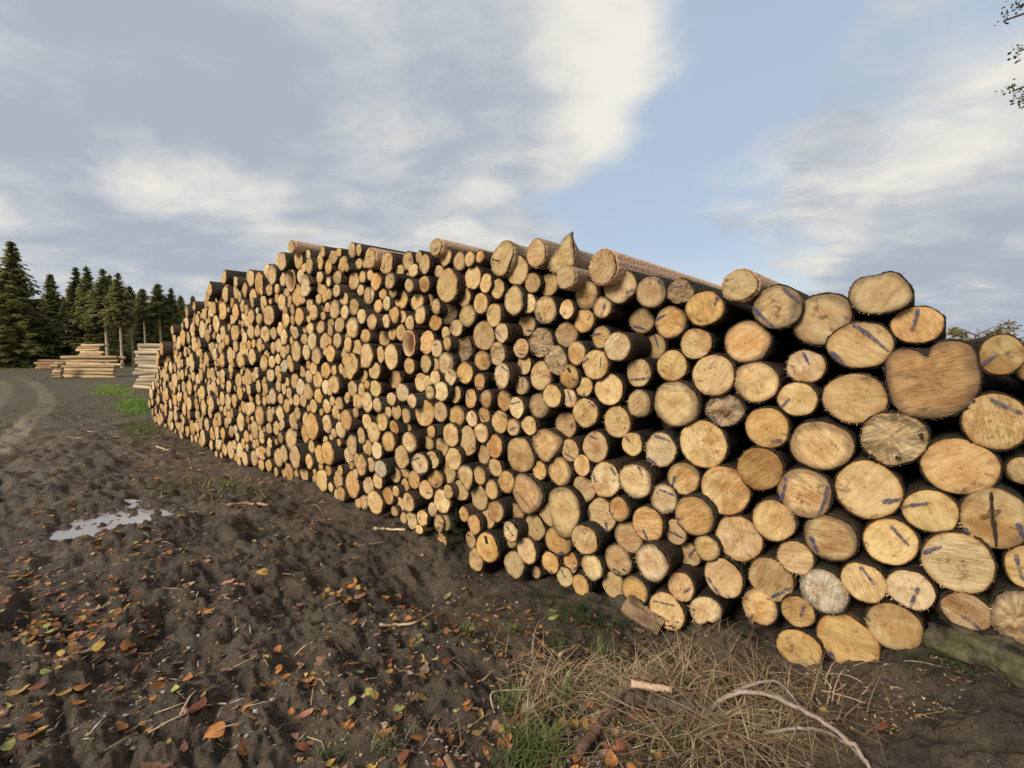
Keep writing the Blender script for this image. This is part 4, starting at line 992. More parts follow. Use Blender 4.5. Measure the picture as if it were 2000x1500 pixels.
far_stack(gx(112, 30.5), 30.5, 4.1, 7, 4, 0.11, (0.58, 0.40, 0.22), 0.62,
          ['orange peeled log on top of the low stack by the wood', 'lowest orange peeled log of the low stack by the wood', 'orange peeled log in the side of the low stack by the wood'],
          'logs of the low stack by the wood', 3, math.radians(-4), 0.35, 0.05)
far_stack(gx(104, 29.6), 29.6, 0.55, 6, 1, 0.095, (0.52, 0.36, 0.20), 0.5,
          ['short pale log butt on top left of the low stack', 'short pale log butt lowest left of the low stack', 'short pale log butt left of the low stack'],
          'short butts left of the low stack', 5, 0.0, 0.2, 0.0)
far_stack(gx(147, 38.0), 38.0, 2.25, 12, 3, 0.105, (0.58, 0.41, 0.22), 0.65,
          ['topmost log of the tall narrow orange stack behind the low one', 'lowest log of the tall narrow orange stack behind the low one', 'log in the tall narrow orange stack'],
          'logs of the tall narrow stack', 8, math.radians(-3), 0.25, 0.035)
far_stack(gx(67, 45.0), 45.0, 3.0, 4, 2, 0.125, (0.34, 0.20, 0.11), 0.6,
          ['topmost log of the small dark stack under the spruces', 'lowest log of the small dark stack under the spruces', 'log in the small dark stack under the spruces'],
          'logs of the small dark stack', 13, 0.0, 0.2, 0.05)
far_stack(gx(264, 20.8), 20.8, 3.4, 13, 2, 0.085, (0.60, 0.47, 0.32), 0.4,
          ['topmost whitish log of the stack beside the long pile', 'lowest whitish log of the stack beside the long pile', 'whitish log in the stack beside the long pile'],
          'whitish logs beside the long pile', 17, math.radians(-14), 0.2, -0.02)

# ------------------------------------------------------------------ spruces
def spruce_mesh(seed, h, wid, crown_from, dens=1.0, tip=0.0):
    """crown of many drooping needle sprays on whorled branches, and the trunk"""
    r = np.random.RandomState(seed)
    V = []; T = []; C = []
    z = crown_from * h
    base_col = np.array([0.180, 0.185, 0.078])
    while z < h * 0.995:
        t = (z - crown_from * h) / (h * (1 - crown_from))
        ln = wid * ((1 - t) ** 1.0) * (0.6 + 0.4 * min(1, t * 6 + 0.35)) + 0.05
        nb = int((8 if t < 0.7 else 6) * dens) + 1
        for k in range(nb):
            az = r.uniform(0, 2 * PI); l = ln * r.uniform(0.6, 1.18)
            up = math.radians(-28 + 60 * t + r.uniform(-9, 9))
            dx, dy = math.cos(az), math.sin(az)
            ns = max(3, int(l / 0.30))
            shade = r.uniform(0.65, 1.35)
            for i in range(ns):
                f = (i + 0.6) / ns; d = l * f
                pz = z + math.sin(up) * d + 0.10 * l * f * f + r.uniform(-0.06, 0.06)
                px, py = dx * d * math.cos(up), dy * d * math.cos(up)
                w = (0.66 - 0.34 * f) * (0.12 + 0.88 * min(1, l / 1.5)) * r.uniform(0.7, 1.3)
                for sgn in (-1, 1):
                    sx, sy = -dy * sgn, dx * sgn
                    drop = r.uniform(0.12, 0.42) * w * (1.6 + 1.6 * t)
                    a = [px - dx * 0.14, py - dy * 0.14, pz + 0.04]
                    b = [px + dx * 0.22, py + dy * 0.22, pz - 0.02]
                    c = [px + sx * w + dx * 0.25, py + sy * w + dy * 0.25, pz - drop]
                    n0 = len(V); V += [a, b, c]; T.append([n0, n0 + 1, n0 + 2])
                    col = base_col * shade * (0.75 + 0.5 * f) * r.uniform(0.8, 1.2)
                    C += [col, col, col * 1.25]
                # hanging twigs, a comb that faces outwards
                n0 = len(V); dr2 = r.uniform(0.5, 1.1) * w + 0.06; sh2 = r.uniform(-0.4, 0.4) * w
                V += [[px - dy * w * 0.8, py + dx * w * 0.8, pz + 0.02], [px + dy * w * 0.8, py - dx * w * 0.8, pz + 0.02], [px + dx * 0.10 - dy * sh2, py + dy * 0.10 + dx * sh2, pz - dr2]]
                T.append([n0, n0 + 1, n0 + 2]); C += [col, col, col * 1.2]
        z += h * 0.0135 * r.uniform(0.7, 1.3) * (1.0 if h > 8 else 1.4)
    # leader
    n0 = len(V); V += [[0.05, 0, h * 0.97], [-0.05, 0, h * 0.97], [0, 0, h * 1.03]]; T.append([n0, n0 + 1, n0 + 2]); C += [base_col] * 3
    crown = (np.array(V), np.array(T), np.array(C))
    n = 8; tt = np.arange(n) * 2 * PI / n; hs = np.array([0, 0.04, 0.3, 0.6, 0.98]) * h; rs = np.array([0.016, 0.011, 0.009, 0.006, 0.001]) * h
    TV = np.concatenate([np.stack([rs[i] * np.cos(tt) + 0.01 * i * math.sin(seed), rs[i] * np.sin(tt), np.full(n, hs[i])], -1) for i in range(5)])
    TQ = ring_quads(n, 4, 0)
    # dead twigs on the bare trunk
    DV_ = []; DT = []
    for k in range(int(40 * crown_from) + 4):
        zz = r.uniform(0.12, max(0.2, crown_from)) * h; az = r.uniform(0, 6.28); l = r.uniform(0.4, 1.3)
        c, s_ = math.cos(az), math.sin(az)
        n0 = len(DV_); DV_ += [[0, 0, zz + 0.03], [0, 0, zz - 0.03], [c * l, s_ * l, zz - 0.25 * l]]; DT.append([n0, n0 + 1, n0 + 2])
    return crown, (TV, TQ), (np.array(DV_), np.array(DT))
def spruce_proto(seed, h, wid, cf, dens=1.0, trunk_col=(0.16, 0.115, 0.08)):
    (cv, ct, cc), (tv, tq), (dv, dt) = spruce_mesh(seed, h, wid, cf, dens)
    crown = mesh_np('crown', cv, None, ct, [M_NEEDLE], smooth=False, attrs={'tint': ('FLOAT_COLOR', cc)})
    nt = len(tv)
    TV = np.concatenate([tv, dv]); TC = np.tile(trunk_col, (len(TV), 1)); TC[nt:] *= 0.6
    trunk = mesh_np('trunk', TV, tq, dt + nt, [M_TRUNK], attrs={'tint': ('FLOAT_COLOR', TC)})
    return crown, trunk, (cv, ct, cc)
PROTO = [spruce_proto(1, 15.0, 3.1, 0.05, 1.25), spruce_proto(2, 14.0, 2.6, 0.03, 1.2), spruce_proto(3, 15.0, 2.1, 0.50, 1.15, (0.50, 0.40, 0.27)), spruce_proto(4, 14.0, 1.7, 0.62, 1.1, (0.52, 0.42, 0.29)),
         spruce_proto(6, 13.0, 2.3, 0.22, 1.1)]
PH = [15.0, 14.0, 15.0, 14.0, 13.0]
TREES = [  # px of the top, py of the top, distance y, prototype, width factor, label
 (20, 462, 50, 0, 1.05, 'tallest spruce, at the left edge of the forest'),
 (-22, 470, 52, 1, 1.0, 'spruce cut by the left picture edge beside the tallest one'),
 (97, 530, 58, 1, 1.15, 'broad dark spruce standing alone right of the tallest one'),
 (147, 516, 54, 1, 1.0, 'left of the two twin-topped spruces above the narrow log stack'),
 (168, 513, 53, 0, 0.95, 'right of the two twin-topped spruces above the narrow log stack'),
 (200, 518, 50, 2, 1.0, 'spruce with a long bare pale trunk, leftmost of the bare-trunked ones'),
 (213, 530, 57, 3, 0.9, 'thin spruce squeezed between two taller bare-trunked spruces'),
 (229, 526, 49, 2, 0.9, 'bare-trunked spruce with a ragged open top'),
 (252, 553, 55, 3, 1.0, 'lower bare-trunked spruce right of the ragged one'),
 (278, 558, 54, 3, 1.0, 'slim spruce rising behind the whitish log stack'),
 (308, 548, 53, 3, 1.1, 'pointed spruce above the whitish log stack'),
 (333, 557, 54, 2, 0.85, 'spruce with one straight pale trunk next to the end of the pile'),
 (352, 573, 60, 4, 1.0, 'small spruce top just clear of the log pile'),
 (376, 574, 62, 4, 0.9, 'last spruce top, half hidden by the log pile'),
 (60, 590, 60, 1, 0.9, 'dark spruce filling the gap left of the lone broad one'),
 (123, 575, 62, 1, 0.9, 'dark spruce in the gap right of the lone broad one'),
]
def add_tree(px, py, Y, k, wf, label, i):
    """stand a spruce so that its top is seen at (px, py) from the road"""
    crown, trunk, _ = PROTO[k]
    r = ray(px, py); P = CAMP + r * (Y / r[1])
    zg = float(ground_base(np.array(P[0]), np.array(P[1]))) - 0.1
    sc = (P[2] - zg) / (PH[k] * 1.03)
    e = empty('spruce_tree', (P[0], P[1], zg), (0, 0, i * 1.7))
    e.scale = (sc * wf * 1.4, sc * wf * 1.4, sc)
    tag(e, label, 'tree', 'spruces along the forest edge')
    obj('trunk', trunk, e); obj('crown', crown, e)
for i, a in enumerate(TREES): add_tree(*a, i)
# the wood behind reads as one mass
def forest_mass():
    r = np.random.RandomState(77); VV = []; TT = []; CC = []; c = 0
    for i in range(150):
        Y = r.uniform(60, 92); px = r.uniform(-320, 470)
        top = np.interp(px, [-300, 0, 60, 120, 200, 260, 330, 400, 480], [500, 545, 585, 572, 556, 572, 578, 592, 620]) + r.uniform(-6, 30)
        rr = ray(px, top); P = CAMP + rr * (Y / rr[1])
        k = [1, 4, 1, 3, 4][i % 5]; cv, ct, cc = PROTO[k][2]
        sel = np.arange(0, len(ct), 2); sc = P[2] / PH[k]
        a = r.uniform(0, 6.28); cs, sn = math.cos(a), math.sin(a)
        v = cv[ct[sel]].reshape(-1, 3)
        v = np.stack([(v[:, 0] * cs - v[:, 1] * sn) * sc * 1.3 + P[0], (v[:, 0] * sn + v[:, 1] * cs) * sc * 1.3 + P[1], v[:, 2] * sc], -1)
        VV.append(v); TT.append(np.arange(len(v)).reshape(-1, 3) + c); CC.append(cc[ct[sel]].reshape(-1, 3) * 0.85); c += len(v)
    o = obj('forest', mesh_np('forest', np.concatenate(VV), None, np.concatenate(TT), [M_NEEDLE], smooth=False, attrs={'tint': ('FLOAT_COLOR', np.concatenate(CC))}))
    tag(o, 'dense dark spruce forest behind the front trees', 'forest', kind='stuff')
forest_mass()

# ------------------------------------------------------------------ broadleaf tree by the pile (its branch tips hang into view) and scrub behind
def tube(pts, rad, n=7, cap=True):
    pts = np.asarray(pts, float); m = len(pts); rad = np.broadcast_to(np.asarray(rad, float), (m,))
    tan = np.gradient(pts, axis=0); tan /= np.linalg.norm(tan, axis=1)[:, None] + 1e-9
    ref = np.array([0, 0, 1.0]) if abs(tan[0][2]) < 0.9 else np.array([1.0, 0, 0])
    u = np.cross(tan, ref); u /= np.linalg.norm(u, axis=1)[:, None] + 1e-9; w = np.cross(tan, u)
    t = np.arange(n) * 2 * PI / n
    V = (pts[:, None] + rad[:, None, None] * (np.cos(t)[None, :, None] * u[:, None] + np.sin(t)[None, :, None] * w[:, None])).reshape(-1, 3)
    q = ring_quads(n, m - 1, 0)
    tr = np.zeros((0, 3), int)
    if cap:
        V = np.concatenate([V, pts[:1], pts[-1:]]); c = m * n
        tr = np.concatenate([np.stack([np.full(n, c), (np.arange(n) + 1) % n, np.arange(n)], -1), np.stack([np.full(n, c + 1), (m - 1) * n + np.arange(n), (m - 1) * n + (np.arange(n) + 1) % n], -1)])
    return V, q, tr
class Acc:
    def __init__(s): s.V = []; s.Q = []; s.T = []; s.C = []; s.c = 0
    def add(s, V, q, t, col):
        V = np.asarray(V, float); s.V.append(V); 
        if q is not None and len(q): s.Q.append(np.asarray(q) + s.c)
        if t is not None and len(t): s.T.append(np.asarray(t) + s.c)
        col = np.asarray(col, float)
        s.C.append(np.tile(col, (len(V), 1)) if col.ndim == 1 else col); s.c += len(V)
    def mesh(s, name, mats, smooth=True):
        return mesh_np(name, np.concatenate(s.V), np.concatenate(s.Q) if s.Q else None, np.concatenate(s.T) if s.T else None, mats, smooth=smooth, attrs={'tint': ('FLOAT_COLOR', np.concatenate(s.C))})
def leafy_tree(name, base, h, seed, label, aims=(), leaf=0.05, nl=2600, spread=2.4, group=None, col=(0.045, 0.045, 0.014)):
    r = np.random.RandomState(seed); base = np.array(base, float)
    e = empty(name, tuple(base)); tag(e, label, 'tree' if h > 4 else 'shrub', group)
    A = Acc(); B = Acc(); tips = []
    top = np.array([r.uniform(-0.3, 0.3), r.uniform(-0.3, 0.3), h])
    pts = np.array([top * t + np.array([0.15 * math.sin(5 * t), 0.1 * math.cos(4 * t), 0]) for t in np.linspace(0, 1, 9)])
    V, q, t3 = tube(pts, np.linspace(0.018 * h, 0.003 * h, 9), 8); A.add(V, q, t3, (0.20, 0.17, 0.14))
    limbs = [(p - base, True) for p in aims] + [(None, False)] * 16
    for k, (aim, hard) in enumerate(limbs):
        if hard:
            t0 = min(0.85, max(0.3, (aim[2] + 0.5) / h)); st = np.array([np.interp(t0, np.linspace(0, 1, 9), pts[:, i]) for i in range(3)]); en = aim
        else:
            t0 = r.uniform(0.3, 0.97); st = np.array([np.interp(t0, np.linspace(0, 1, 9), pts[:, i]) for i in range(3)])
            az = r.uniform(0, 6.28); l = spread * (1.15 - t0) * r.uniform(0.7, 1.2) + 0.3
            en = st + np.array([math.cos(az) * l, math.sin(az) * l, l * r.uniform(0.0, 0.5)])
        mid = (st + en) / 2 + np.array([0, 0, 0.25 * np.linalg.norm(en - st) * 0.6])
        P = np.array([(1 - t) ** 2 * st + 2 * t * (1 - t) * mid + t * t * en for t in np.linspace(0, 1, 9)])
        V, q, t3 = tube(P, np.linspace(0.005 * h, 0.0014 * h, 9), 5); A.add(V, q, t3, (0.13, 0.10, 0.08))
        for j in range(10):
            f = r.uniform(0.35, 1.0); s0 = P[min(8, int(f * 8))]
            dr = r.uniform(-1, 1, 3); dr[2] -= 0.6; dr *= r.uniform(0.2, 0.55) * (spread / 2.4) / np.linalg.norm(dr)
            V, q, t3 = tube([s0, s0 + dr * 0.5 + np.array([0, 0, 0.03]), s0 + dr], [0.006, 0.0045, 0.0025], 4); A.add(V, q, t3, (0.10, 0.075, 0.06))
            tips += [s0 + dr * x for x in (0.3, 0.6, 0.85, 1.0)]
        tips += [P[-1]] * 3
    tips = np.array(tips)
    idx = r.randint(0, len(tips), nl)
    C = tips[idx] + r.normal(0, 0.055 * spread / 2.4, (nl, 3))
    a = r.normal(0, 1, (nl, 3)); a /= np.linalg.norm(a, axis=1)[:, None]; b = np.cross(a, r.normal(0, 1, (nl, 3))); b /= np.linalg.norm(b, axis=1)[:, None]
    sz = leaf * r.uniform(0.5, 1.1, nl)[:, None]
    V = np.stack([C - a * sz, C + b * sz * 0.5, C + a * sz, C - b * sz * 0.5], 1).reshape(-1, 3)
    cc = np.repeat(np.array(col) * r.uniform(0.6, 1.7, (nl, 1)) * np.array([1 + 0.6 * 0.5, 1, 0.8]), 4, 0)
    B.add(V, np.arange(nl * 4).reshape(-1, 4), None, cc)
    obj('trunk', A.mesh('trunk', [M_TRUNK]), e); obj('crown', B.mesh('crown', [M_GRASS], False), e)
def at_depth(px, py, Y):
    r = ray(px, py); return CAMP + r * (Y / r[1])
leafy_tree('birch_tree', (11.0, 7.5, 0.0), 8.6, 5, 'birch whose drooping branch tips hang in at the upper right corner',
           aims=[at_depth(1962, 40, 7.0), at_depth(1990, 100, 7.2), at_depth(1978, 178, 7.1), at_depth(2040, 20, 7.0), at_depth(2060, 150, 7.2), at_depth(1985, 15, 6.9), at_depth(1995, 190, 7.0)], leaf=0.036, nl=9000)
for i, (px, py, Y, hh, lb) in enumerate([(1905, 645, 9.5, 2.0, 'sparse leafy scrub showing behind the stump, left one'), (1950, 640, 10.5, 2.1, 'sparse leafy scrub behind the right end of the pile, middle one'), (2003, 628, 9.0, 2.2, 'tall leafy scrub at the right picture edge behind the pile'), (2060, 630, 9.5, 2.4, 'leafy scrub beyond the right picture edge')][:3]):
    P = at_depth(px, py, Y)
    leafy_tree('birch_scrub', (P[0], P[1], 0.0), P[2], 30 + i, lb, leaf=0.040, nl=1100, spread=1.1, group='scrub behind the pile', col=(0.17, 0.165, 0.065))

# ------------------------------------------------------------------ bearers, sticks and branches on the ground
def stick(name, pix, rad_px, label, col, seed, lift=0.0, heights=None, mat=None, cat='stick', n=7, end_col=None, group=None):
    r = np.random.RandomState(seed)
    P = []
    for i, (x, y) in enumerate(pix):
        g = ground_pt(x, y) if heights is None else None
        P.append(g + np.array([0, 0, lift]) if heights is None else heights[i])
    P = np.array(P)
    tt = np.linspace(0, 1, len(P)); k = max(9, len(P) * (4 if n < 10 else 9)); t2 = np.linspace(0, 1, k)
    C = np.stack([np.interp(t2, tt, P[:, i]) for i in range(3)], -1)
    if len(P) > 2:
        for _ in range(2): C[1:-1] = 0.25 * C[:-2] + 0.5 * C[1:-1] + 0.25 * C[2:]
    dist = np.linalg.norm(P[0] - CAMP); rad = rad_px / F_PX * dist
    C[1:-1] += r.normal(0, rad * (0.25 if n < 8 else 0.07), (k - 2, 3))
    rr = rad * np.linspace(1.05, 0.75, k) * r.uniform(0.88, 1.12, k)
    if n >= 10:
        rr = rad * np.linspace(1.0, 0.7, k) * r.uniform(0.88, 1.1, k); n = 16
    V, q, t3 = tube(C, rr, n)
    V += r.normal(0, rad * 0.06, V.shape)
    cc = np.tile(np.asarray(col, float), (len(V), 1)) * r.uniform(0.75, 1.2, (len(V), 1))
    if end_col is not None: cc[-2:] = end_col; cc[:n] *= 1.1
    loc = C[0]
    o = obj(name, mesh_np(name, V - loc, q, t3, [mat or M_TWIG], attrs={'tint': ('FLOAT_COLOR', cc)}))
    o.location = loc
    tag(o, label, cat, group)
    return o
PALE = (0.52, 0.38, 0.24); PINK = (0.36, 0.20, 0.13); GREY = (0.26, 0.205, 0.165); BROWN = (0.13, 0.075, 0.05)
stick('peeled_stick', [(730, 1034), (760, 1036), (792, 1037)], 2.6, 'straight bright peeled stick lying on bare mud below the pile', (0.70, 0.55, 0.36), 1, 0.012)
stick('bent_twig', [(742, 1223), (780, 1225), (815, 1219), (850, 1197)], 2.4, 'bent pale twig among orange leaves in the middle of the mud', PALE, 2, 0.012)
stick('pink_stick', [(445, 989), (485, 985), (525, 989)], 2.6, 'pinkish stick with leaves beside it below the small grass tuft', (0.44, 0.27, 0.18), 3, 0.015)
stick('small_stick', [(306, 873), (325, 880), (346, 886)], 1.6, 'thin pale stick near the far foot of the pile', PALE, 4, 0.012)
stick('wood_splinter', [(1093, 1290), (1131, 1268)], 3.2, 'short pale wood splinter in front of the dry grass', (0.60, 0.40, 0.24), 5, 0.03)
stick('dark_twig', [(655, 1105), (672, 1098)], 1.6, 'dark little twig left of the leaf heap', BROWN, 6, 0.01)
stick('thin_stick', [(700, 1068), (752, 1060)], 1.2, 'very thin grey twig right of the scattered leaf pairs', GREY, 7, 0.01)
stick('bark_branch', [(1130, 1490), (1160, 1452), (1190, 1412), (1216, 1378)], 8, 'red-brown bark-covered branch standing slantwise in the dry grass', (0.15, 0.085, 0.058), 8, 0.045, cat='branch', n=10)
stick('split_branch', [(1222, 1388), (1290, 1398), (1356, 1406)], 13, 'dark split branch with a pale stripped side in the dry grass', (0.10, 0.075, 0.055), 9, 0.06, cat='branch', n=10)
stick('stripped_wood', [(1232, 1376), (1265, 1382), (1312, 1390)], 6, 'pale stripped wood lying along the dark split branch', (0.62, 0.42, 0.28), 10, 0.105, cat='branch', n=8)
stick('pink_twig', [(1338, 1290), (1355, 1320), (1376, 1346)], 2.6, 'pinkish twig leaning by the soil clod', PINK, 11, 0.03)
stick('straw', [(0, 0), (1, 1)], 1.0, 'thin pale straw lying across the big round log end', (0.70, 0.56, 0.36), 31, heights=[_s0, _s1], cat='straw', n=5)
def arch(pix, hts):
    out = []
    for (x, y), h in zip(pix, hts): out.append(ground_pt(x, y, h))
    return out
def arched(name, pix, hts, rad_px, label, col, seed):
    return stick(name, pix, rad_px, label, col, seed, heights=arch(pix, hts), cat='twig', n=6)
arched('arching_bramble', [(1378, 1405), (1402, 1368), (1445, 1350), (1500, 1356), (1560, 1382), (1630, 1425), (1675, 1465), (1705, 1510)], [0, 0.06, 0.12, 0.15, 0.15, 0.12, 0.07, 0.0], 3.6, 'long grey bramble stem arching over the dry grass', (0.36, 0.27, 0.22), 21)
arched('bramble_shoot', [(1430, 1352), (1470, 1336), (1515, 1328), (1540, 1348), (1565, 1385)], [0.08, 0.13, 0.15, 0.12, 0.05], 2.4, 'short bramble shoot looping above the long arching stem', (0.30, 0.22, 0.18), 22)
arched('low_bramble', [(1490, 1432), (1545, 1422), (1605, 1424), (1660, 1455), (1690, 1490)], [0.03, 0.08, 0.10, 0.07, 0.02], 2.4, 'low bramble stem under the long arching one', (0.32, 0.25, 0.20), 23)
arched('hooked_twig', [(1040, 1288), (1041, 1250), (1048, 1222), (1066, 1205), (1088, 1198)], [0, 0.06, 0.10, 0.10, 0.06], 2.0, 'thin hooked twig standing up left of the green sprigs', GREY, 24)
arched('bent_straw', [(966, 1393), (955, 1352), (990, 1348), (1030, 1347)], [0.0, 0.06, 0.05, 0.03], 1.3, 'sharply bent straw beside the leftmost grass tuft', (0.62, 0.50, 0.30), 25)
# bearers under the pile
def bearer(name, a, b, rad, label, col, seed, mat):
    A = ground_pt(*a) + np.array([0, 0, rad * 0.45]); B = ground_pt(*b) + np.array([0, 0, rad * 0.45])
    r = np.random.RandomState(seed); k = 60; n = 36
    C = np.array([A + (B - A) * t for t in np.linspace(0, 1, k)])
    t = np.arange(n) * 2 * PI / n
    V, q, t3 = tube(C, rad * np.linspace(1.0, 0.92, k), n)
    ii = np.repeat(np.arange(k), n) * np.linalg.norm(B - A) / k; tt = np.tile(t, k) * rad
    off = rad * (0.5 * fbm(ii * 9 + seed * 7, tt * 30, 4, 0.6) + 0.25 * np.abs(fbm(ii * 12, tt * 60 + 5, 3)))
    ctr = np.repeat(C, n, 0); dirv = (V[:k * n] - ctr) / rad
    V[:k * n] += dirv * off[:, None]
    cc = np.tile(np.asarray(col, float), (len(V), 1))
    g = np.concatenate([fbm(ii * 6 + 3, tt * 14, 4), [0, 0]])
    cc = cc * (1 + 1.6 * g[:, None]) ; cc[g > 0.12] *= np.array([0.85, 0.95, 0.7]) if mat is M_MOSS else 1.0
    cc = np.clip(cc, 0.01, 0.6)
    o = obj(name, mesh_np(name, V - A, q, t3, [mat], attrs={'tint': ('FLOAT_COLOR', cc)})); o.location = A
    tag(o, label, 'log')
bearer('bearer_log', (1838, 1262), (2110, 1372), 0.085, 'green mossy bearer log lying under the right end of the pile', (0.095, 0.078, 0.052), 1, M_MOSS)
bearer('bearer_log', (1222, 1188), (1292, 1236), 0.062, 'short brown bearer log sticking out from under the pile', (0.19, 0.125, 0.07), 2, M_TWIG)

# ------------------------------------------------------------------ fallen leaves
LEAF_SHAPE = np.array([[0, 0.02], [0.10, 0.15], [0.28, 0.27], [0.50, 0.31], [0.72, 0.25], [0.90, 0.11], [1.0, 0.0]])
def leaf_geo(P, size, az, tilt, roll, curl, r):
    """folded, slightly curled leaf: 5 stations along the rib, left, rib, right"""
    k = len(LEAF_SHAPE); V = np.zeros((k, 3, 3)); wl = r.uniform(0.75, 1.25, 2); tw = r.normal(0, 0.35); bs = r.normal(0, 0.10)
    for i, (x, w) in enumerate(LEAF_SHAPE):
        zc = curl * (x - 0.5) ** 2 * 2
        for j, sgn in enumerate((-1, 0, 1)):
            V[i, j] = [(x - 0.5), bs * math.sin(PI * x) + sgn * w * wl[(sgn + 1) // 2] * r.uniform(0.88, 1.1), zc + abs(sgn) * w * 0.5 * curl + sgn * w * tw * (x - 0.3) + r.uniform(-0.015, 0.015)]
    V = V.reshape(-1, 3) * size
    cr, sr = math.cos(roll), math.sin(roll); ct, st = math.cos(tilt), math.sin(tilt); ca, sa = math.cos(az), math.sin(az)
    Rx = np.array([[1, 0, 0], [0, cr, -sr], [0, sr, cr]]); Ry = np.array([[ct, 0, st], [0, 1, 0], [-st, 0, ct]]); Rz = np.array([[ca, -sa, 0], [sa, ca, 0], [0, 0, 1]])
    return V @ (Rz @ Ry @ Rx).T + P
LQ = np.array([[3 * i + j, 3 * i + 3 + j, 3 * i + 4 + j, 3 * i + 1 + j] for i in range(6) for j in range(2)])
NLV = 21
LC = {'o': (0.64, 0.26, 0.075), 'y': (0.68, 0.43, 0.11), 'g': (0.48, 0.47, 0.14), 'r': (0.38, 0.13, 0.07), 't': (0.50, 0.33, 0.23), 'k': (0.60, 0.28, 0.18)}
LN = {'o': 'orange', 'y': 'yellow', 'g': 'yellow-green', 'r': 'red-brown', 't': 'pale tan', 'k': 'pinkish'}
LEAVES = {(0, 1100): [(340,95,60,'o'),(205,90,80,'o'),(1515,350,90,'o'),(1450,375,50,'y'),(1065,548,70,'o'),(720,610,80,'y'),(930,600,90,'o'),(125,945,95,'y'),(620,905,100,'o'),(465,942,85,'y'),(570,1030,95,'o'),(300,900,100,'r'),(1395,840,90,'o'),
  (1455,815,60,'o'),(1155,905,80,'o'),(1815,1055,90,'o'),(1850,705,70,'o'),(1560,1255,160,'o'),(1235,1305,45,'y'),(890,1210,110,'o'),(330,1205,70,'y'),(230,1155,80,'o'),(220,1275,120,'o'),(80,1365,100,'g'),(1790,1400,110,'o'),(1120,1480,130,'k'),(1455,1045,140,'r'),(875,912,60,'y')],
 (500, 1100): [(325,305,65,'k'),(765,240,100,'k'),(55,75,90,'y'),(710,150,100,'o'),(720,435,60,'o'),(1015,410,60,'o'),(1115,410,70,'o'),(880,525,60,'k'),(150,640,70,'o'),(330,670,50,'o'),(765,790,60,'g'),(860,970,80,'y'),(1220,990,70,'y'),(1045,1070,80,'g'),(1040,1130,80,'r'),
  (115,910,90,'o'),(290,905,50,'o'),(350,1140,120,'k'),(935,1245,110,'o'),(1185,1285,110,'o'),(345,1345,90,'r'),(530,1465,80,'y'),(1545,1030,70,'o'),(1060,1420,110,'r'),(1405,250,80,'g'),(1525,185,50,'y'),(795,705,70,'g'),(970,500,70,'k'),(690,1195,60,'o'),(1470,495,60,'o'),(1230,790,90,'t')],
 (900, 1100): [(415,1140,150,'r'),(505,1100,140,'t'),(605,1060,100,'r'),(570,1140,80,'o'),(945,1055,90,'o'),(1280,1105,120,'r'),(1445,1000,70,'o'),(1380,850,80,'o'),(610,595,80,'o'),(680,395,90,'g'),(680,350,90,'g'),(510,408,45,'o'),(350,1290,70,'o'),(350,1375,80,'k'),(860,1420,110,'o'),(1330,1170,100,'o'),(1180,1330,100,'r'),(1100,1460,120,'o')]}
GMARK = [((220, 1012), 'the puddle'), ((760, 1036), 'the bright peeled stick'), ((800, 1222), 'the bent pale twig'), ((485, 987), 'the pinkish stick'), ((1112, 1279), 'the pale wood splinter'), ((1060, 1215), 'the hooked twig'),
         ((1180, 1430), 'the red-brown bark branch'), ((1285, 1393), 'the dark split branch'), ((418, 1435), 'the largest orange leaf'), ((60, 1240), 'the dense leaf patch'), ((915, 1205), 'the small green tuft'), ((1060, 1450), 'the lower grass tuft'), ((663, 1132), 'the leaf heap'), ((985, 1350), 'the bent straw')]
lv = []
for (ox, oy), ls in LEAVES.items():
    for (x, y, s, c) in ls: lv.append(dict(px=ox + x / 3.75, py=oy + y / 3.75, s=s / 3.75, c=c))
gm = [dict(px=p[0], py=p[1], phrase=ph) for p, ph in GMARK]
lr_ = np.random.RandomState(9)
for i, d in enumerate(lv):
    P = ground_pt(d['px'], d['py'], 0.010); size = d['s'] * 0.92 / F_PX * np.linalg.norm(P - CAMP)
    V = leaf_geo(np.zeros(3), size, lr_.uniform(0, 6.28), lr_.normal(0, 0.18), lr_.normal(0.0, 0.22), lr_.uniform(-0.3, 0.7), lr_)
    V[:, 2] -= V[:, 2].min() * 0.6
    col = np.array(LC[d['c']]) * lr_.uniform(0.8, 1.15); cc = np.tile(col, (NLV, 1)) * lr_.uniform(0.8, 1.15, (NLV, 1)); cc[1::3] *= 0.8
    o = obj('fallen_leaf', mesh_np('fallen_leaf', V, LQ, None, [M_LEAF], attrs={'tint': ('FLOAT_COLOR', cc)})); o.location = P
    lab = locate(d, gm, lv, None).replace(' log ', ' leaf ')
    if abs(d['px'] - 416) < 2: lab = 'lying by itself on the mud near the bottom edge'
    tag(o, f"{'large ' if d['s'] > 24 else ''}{LN[d['c']]} fallen leaf, {lab}", 'leaf', 'fallen leaves on the mud')
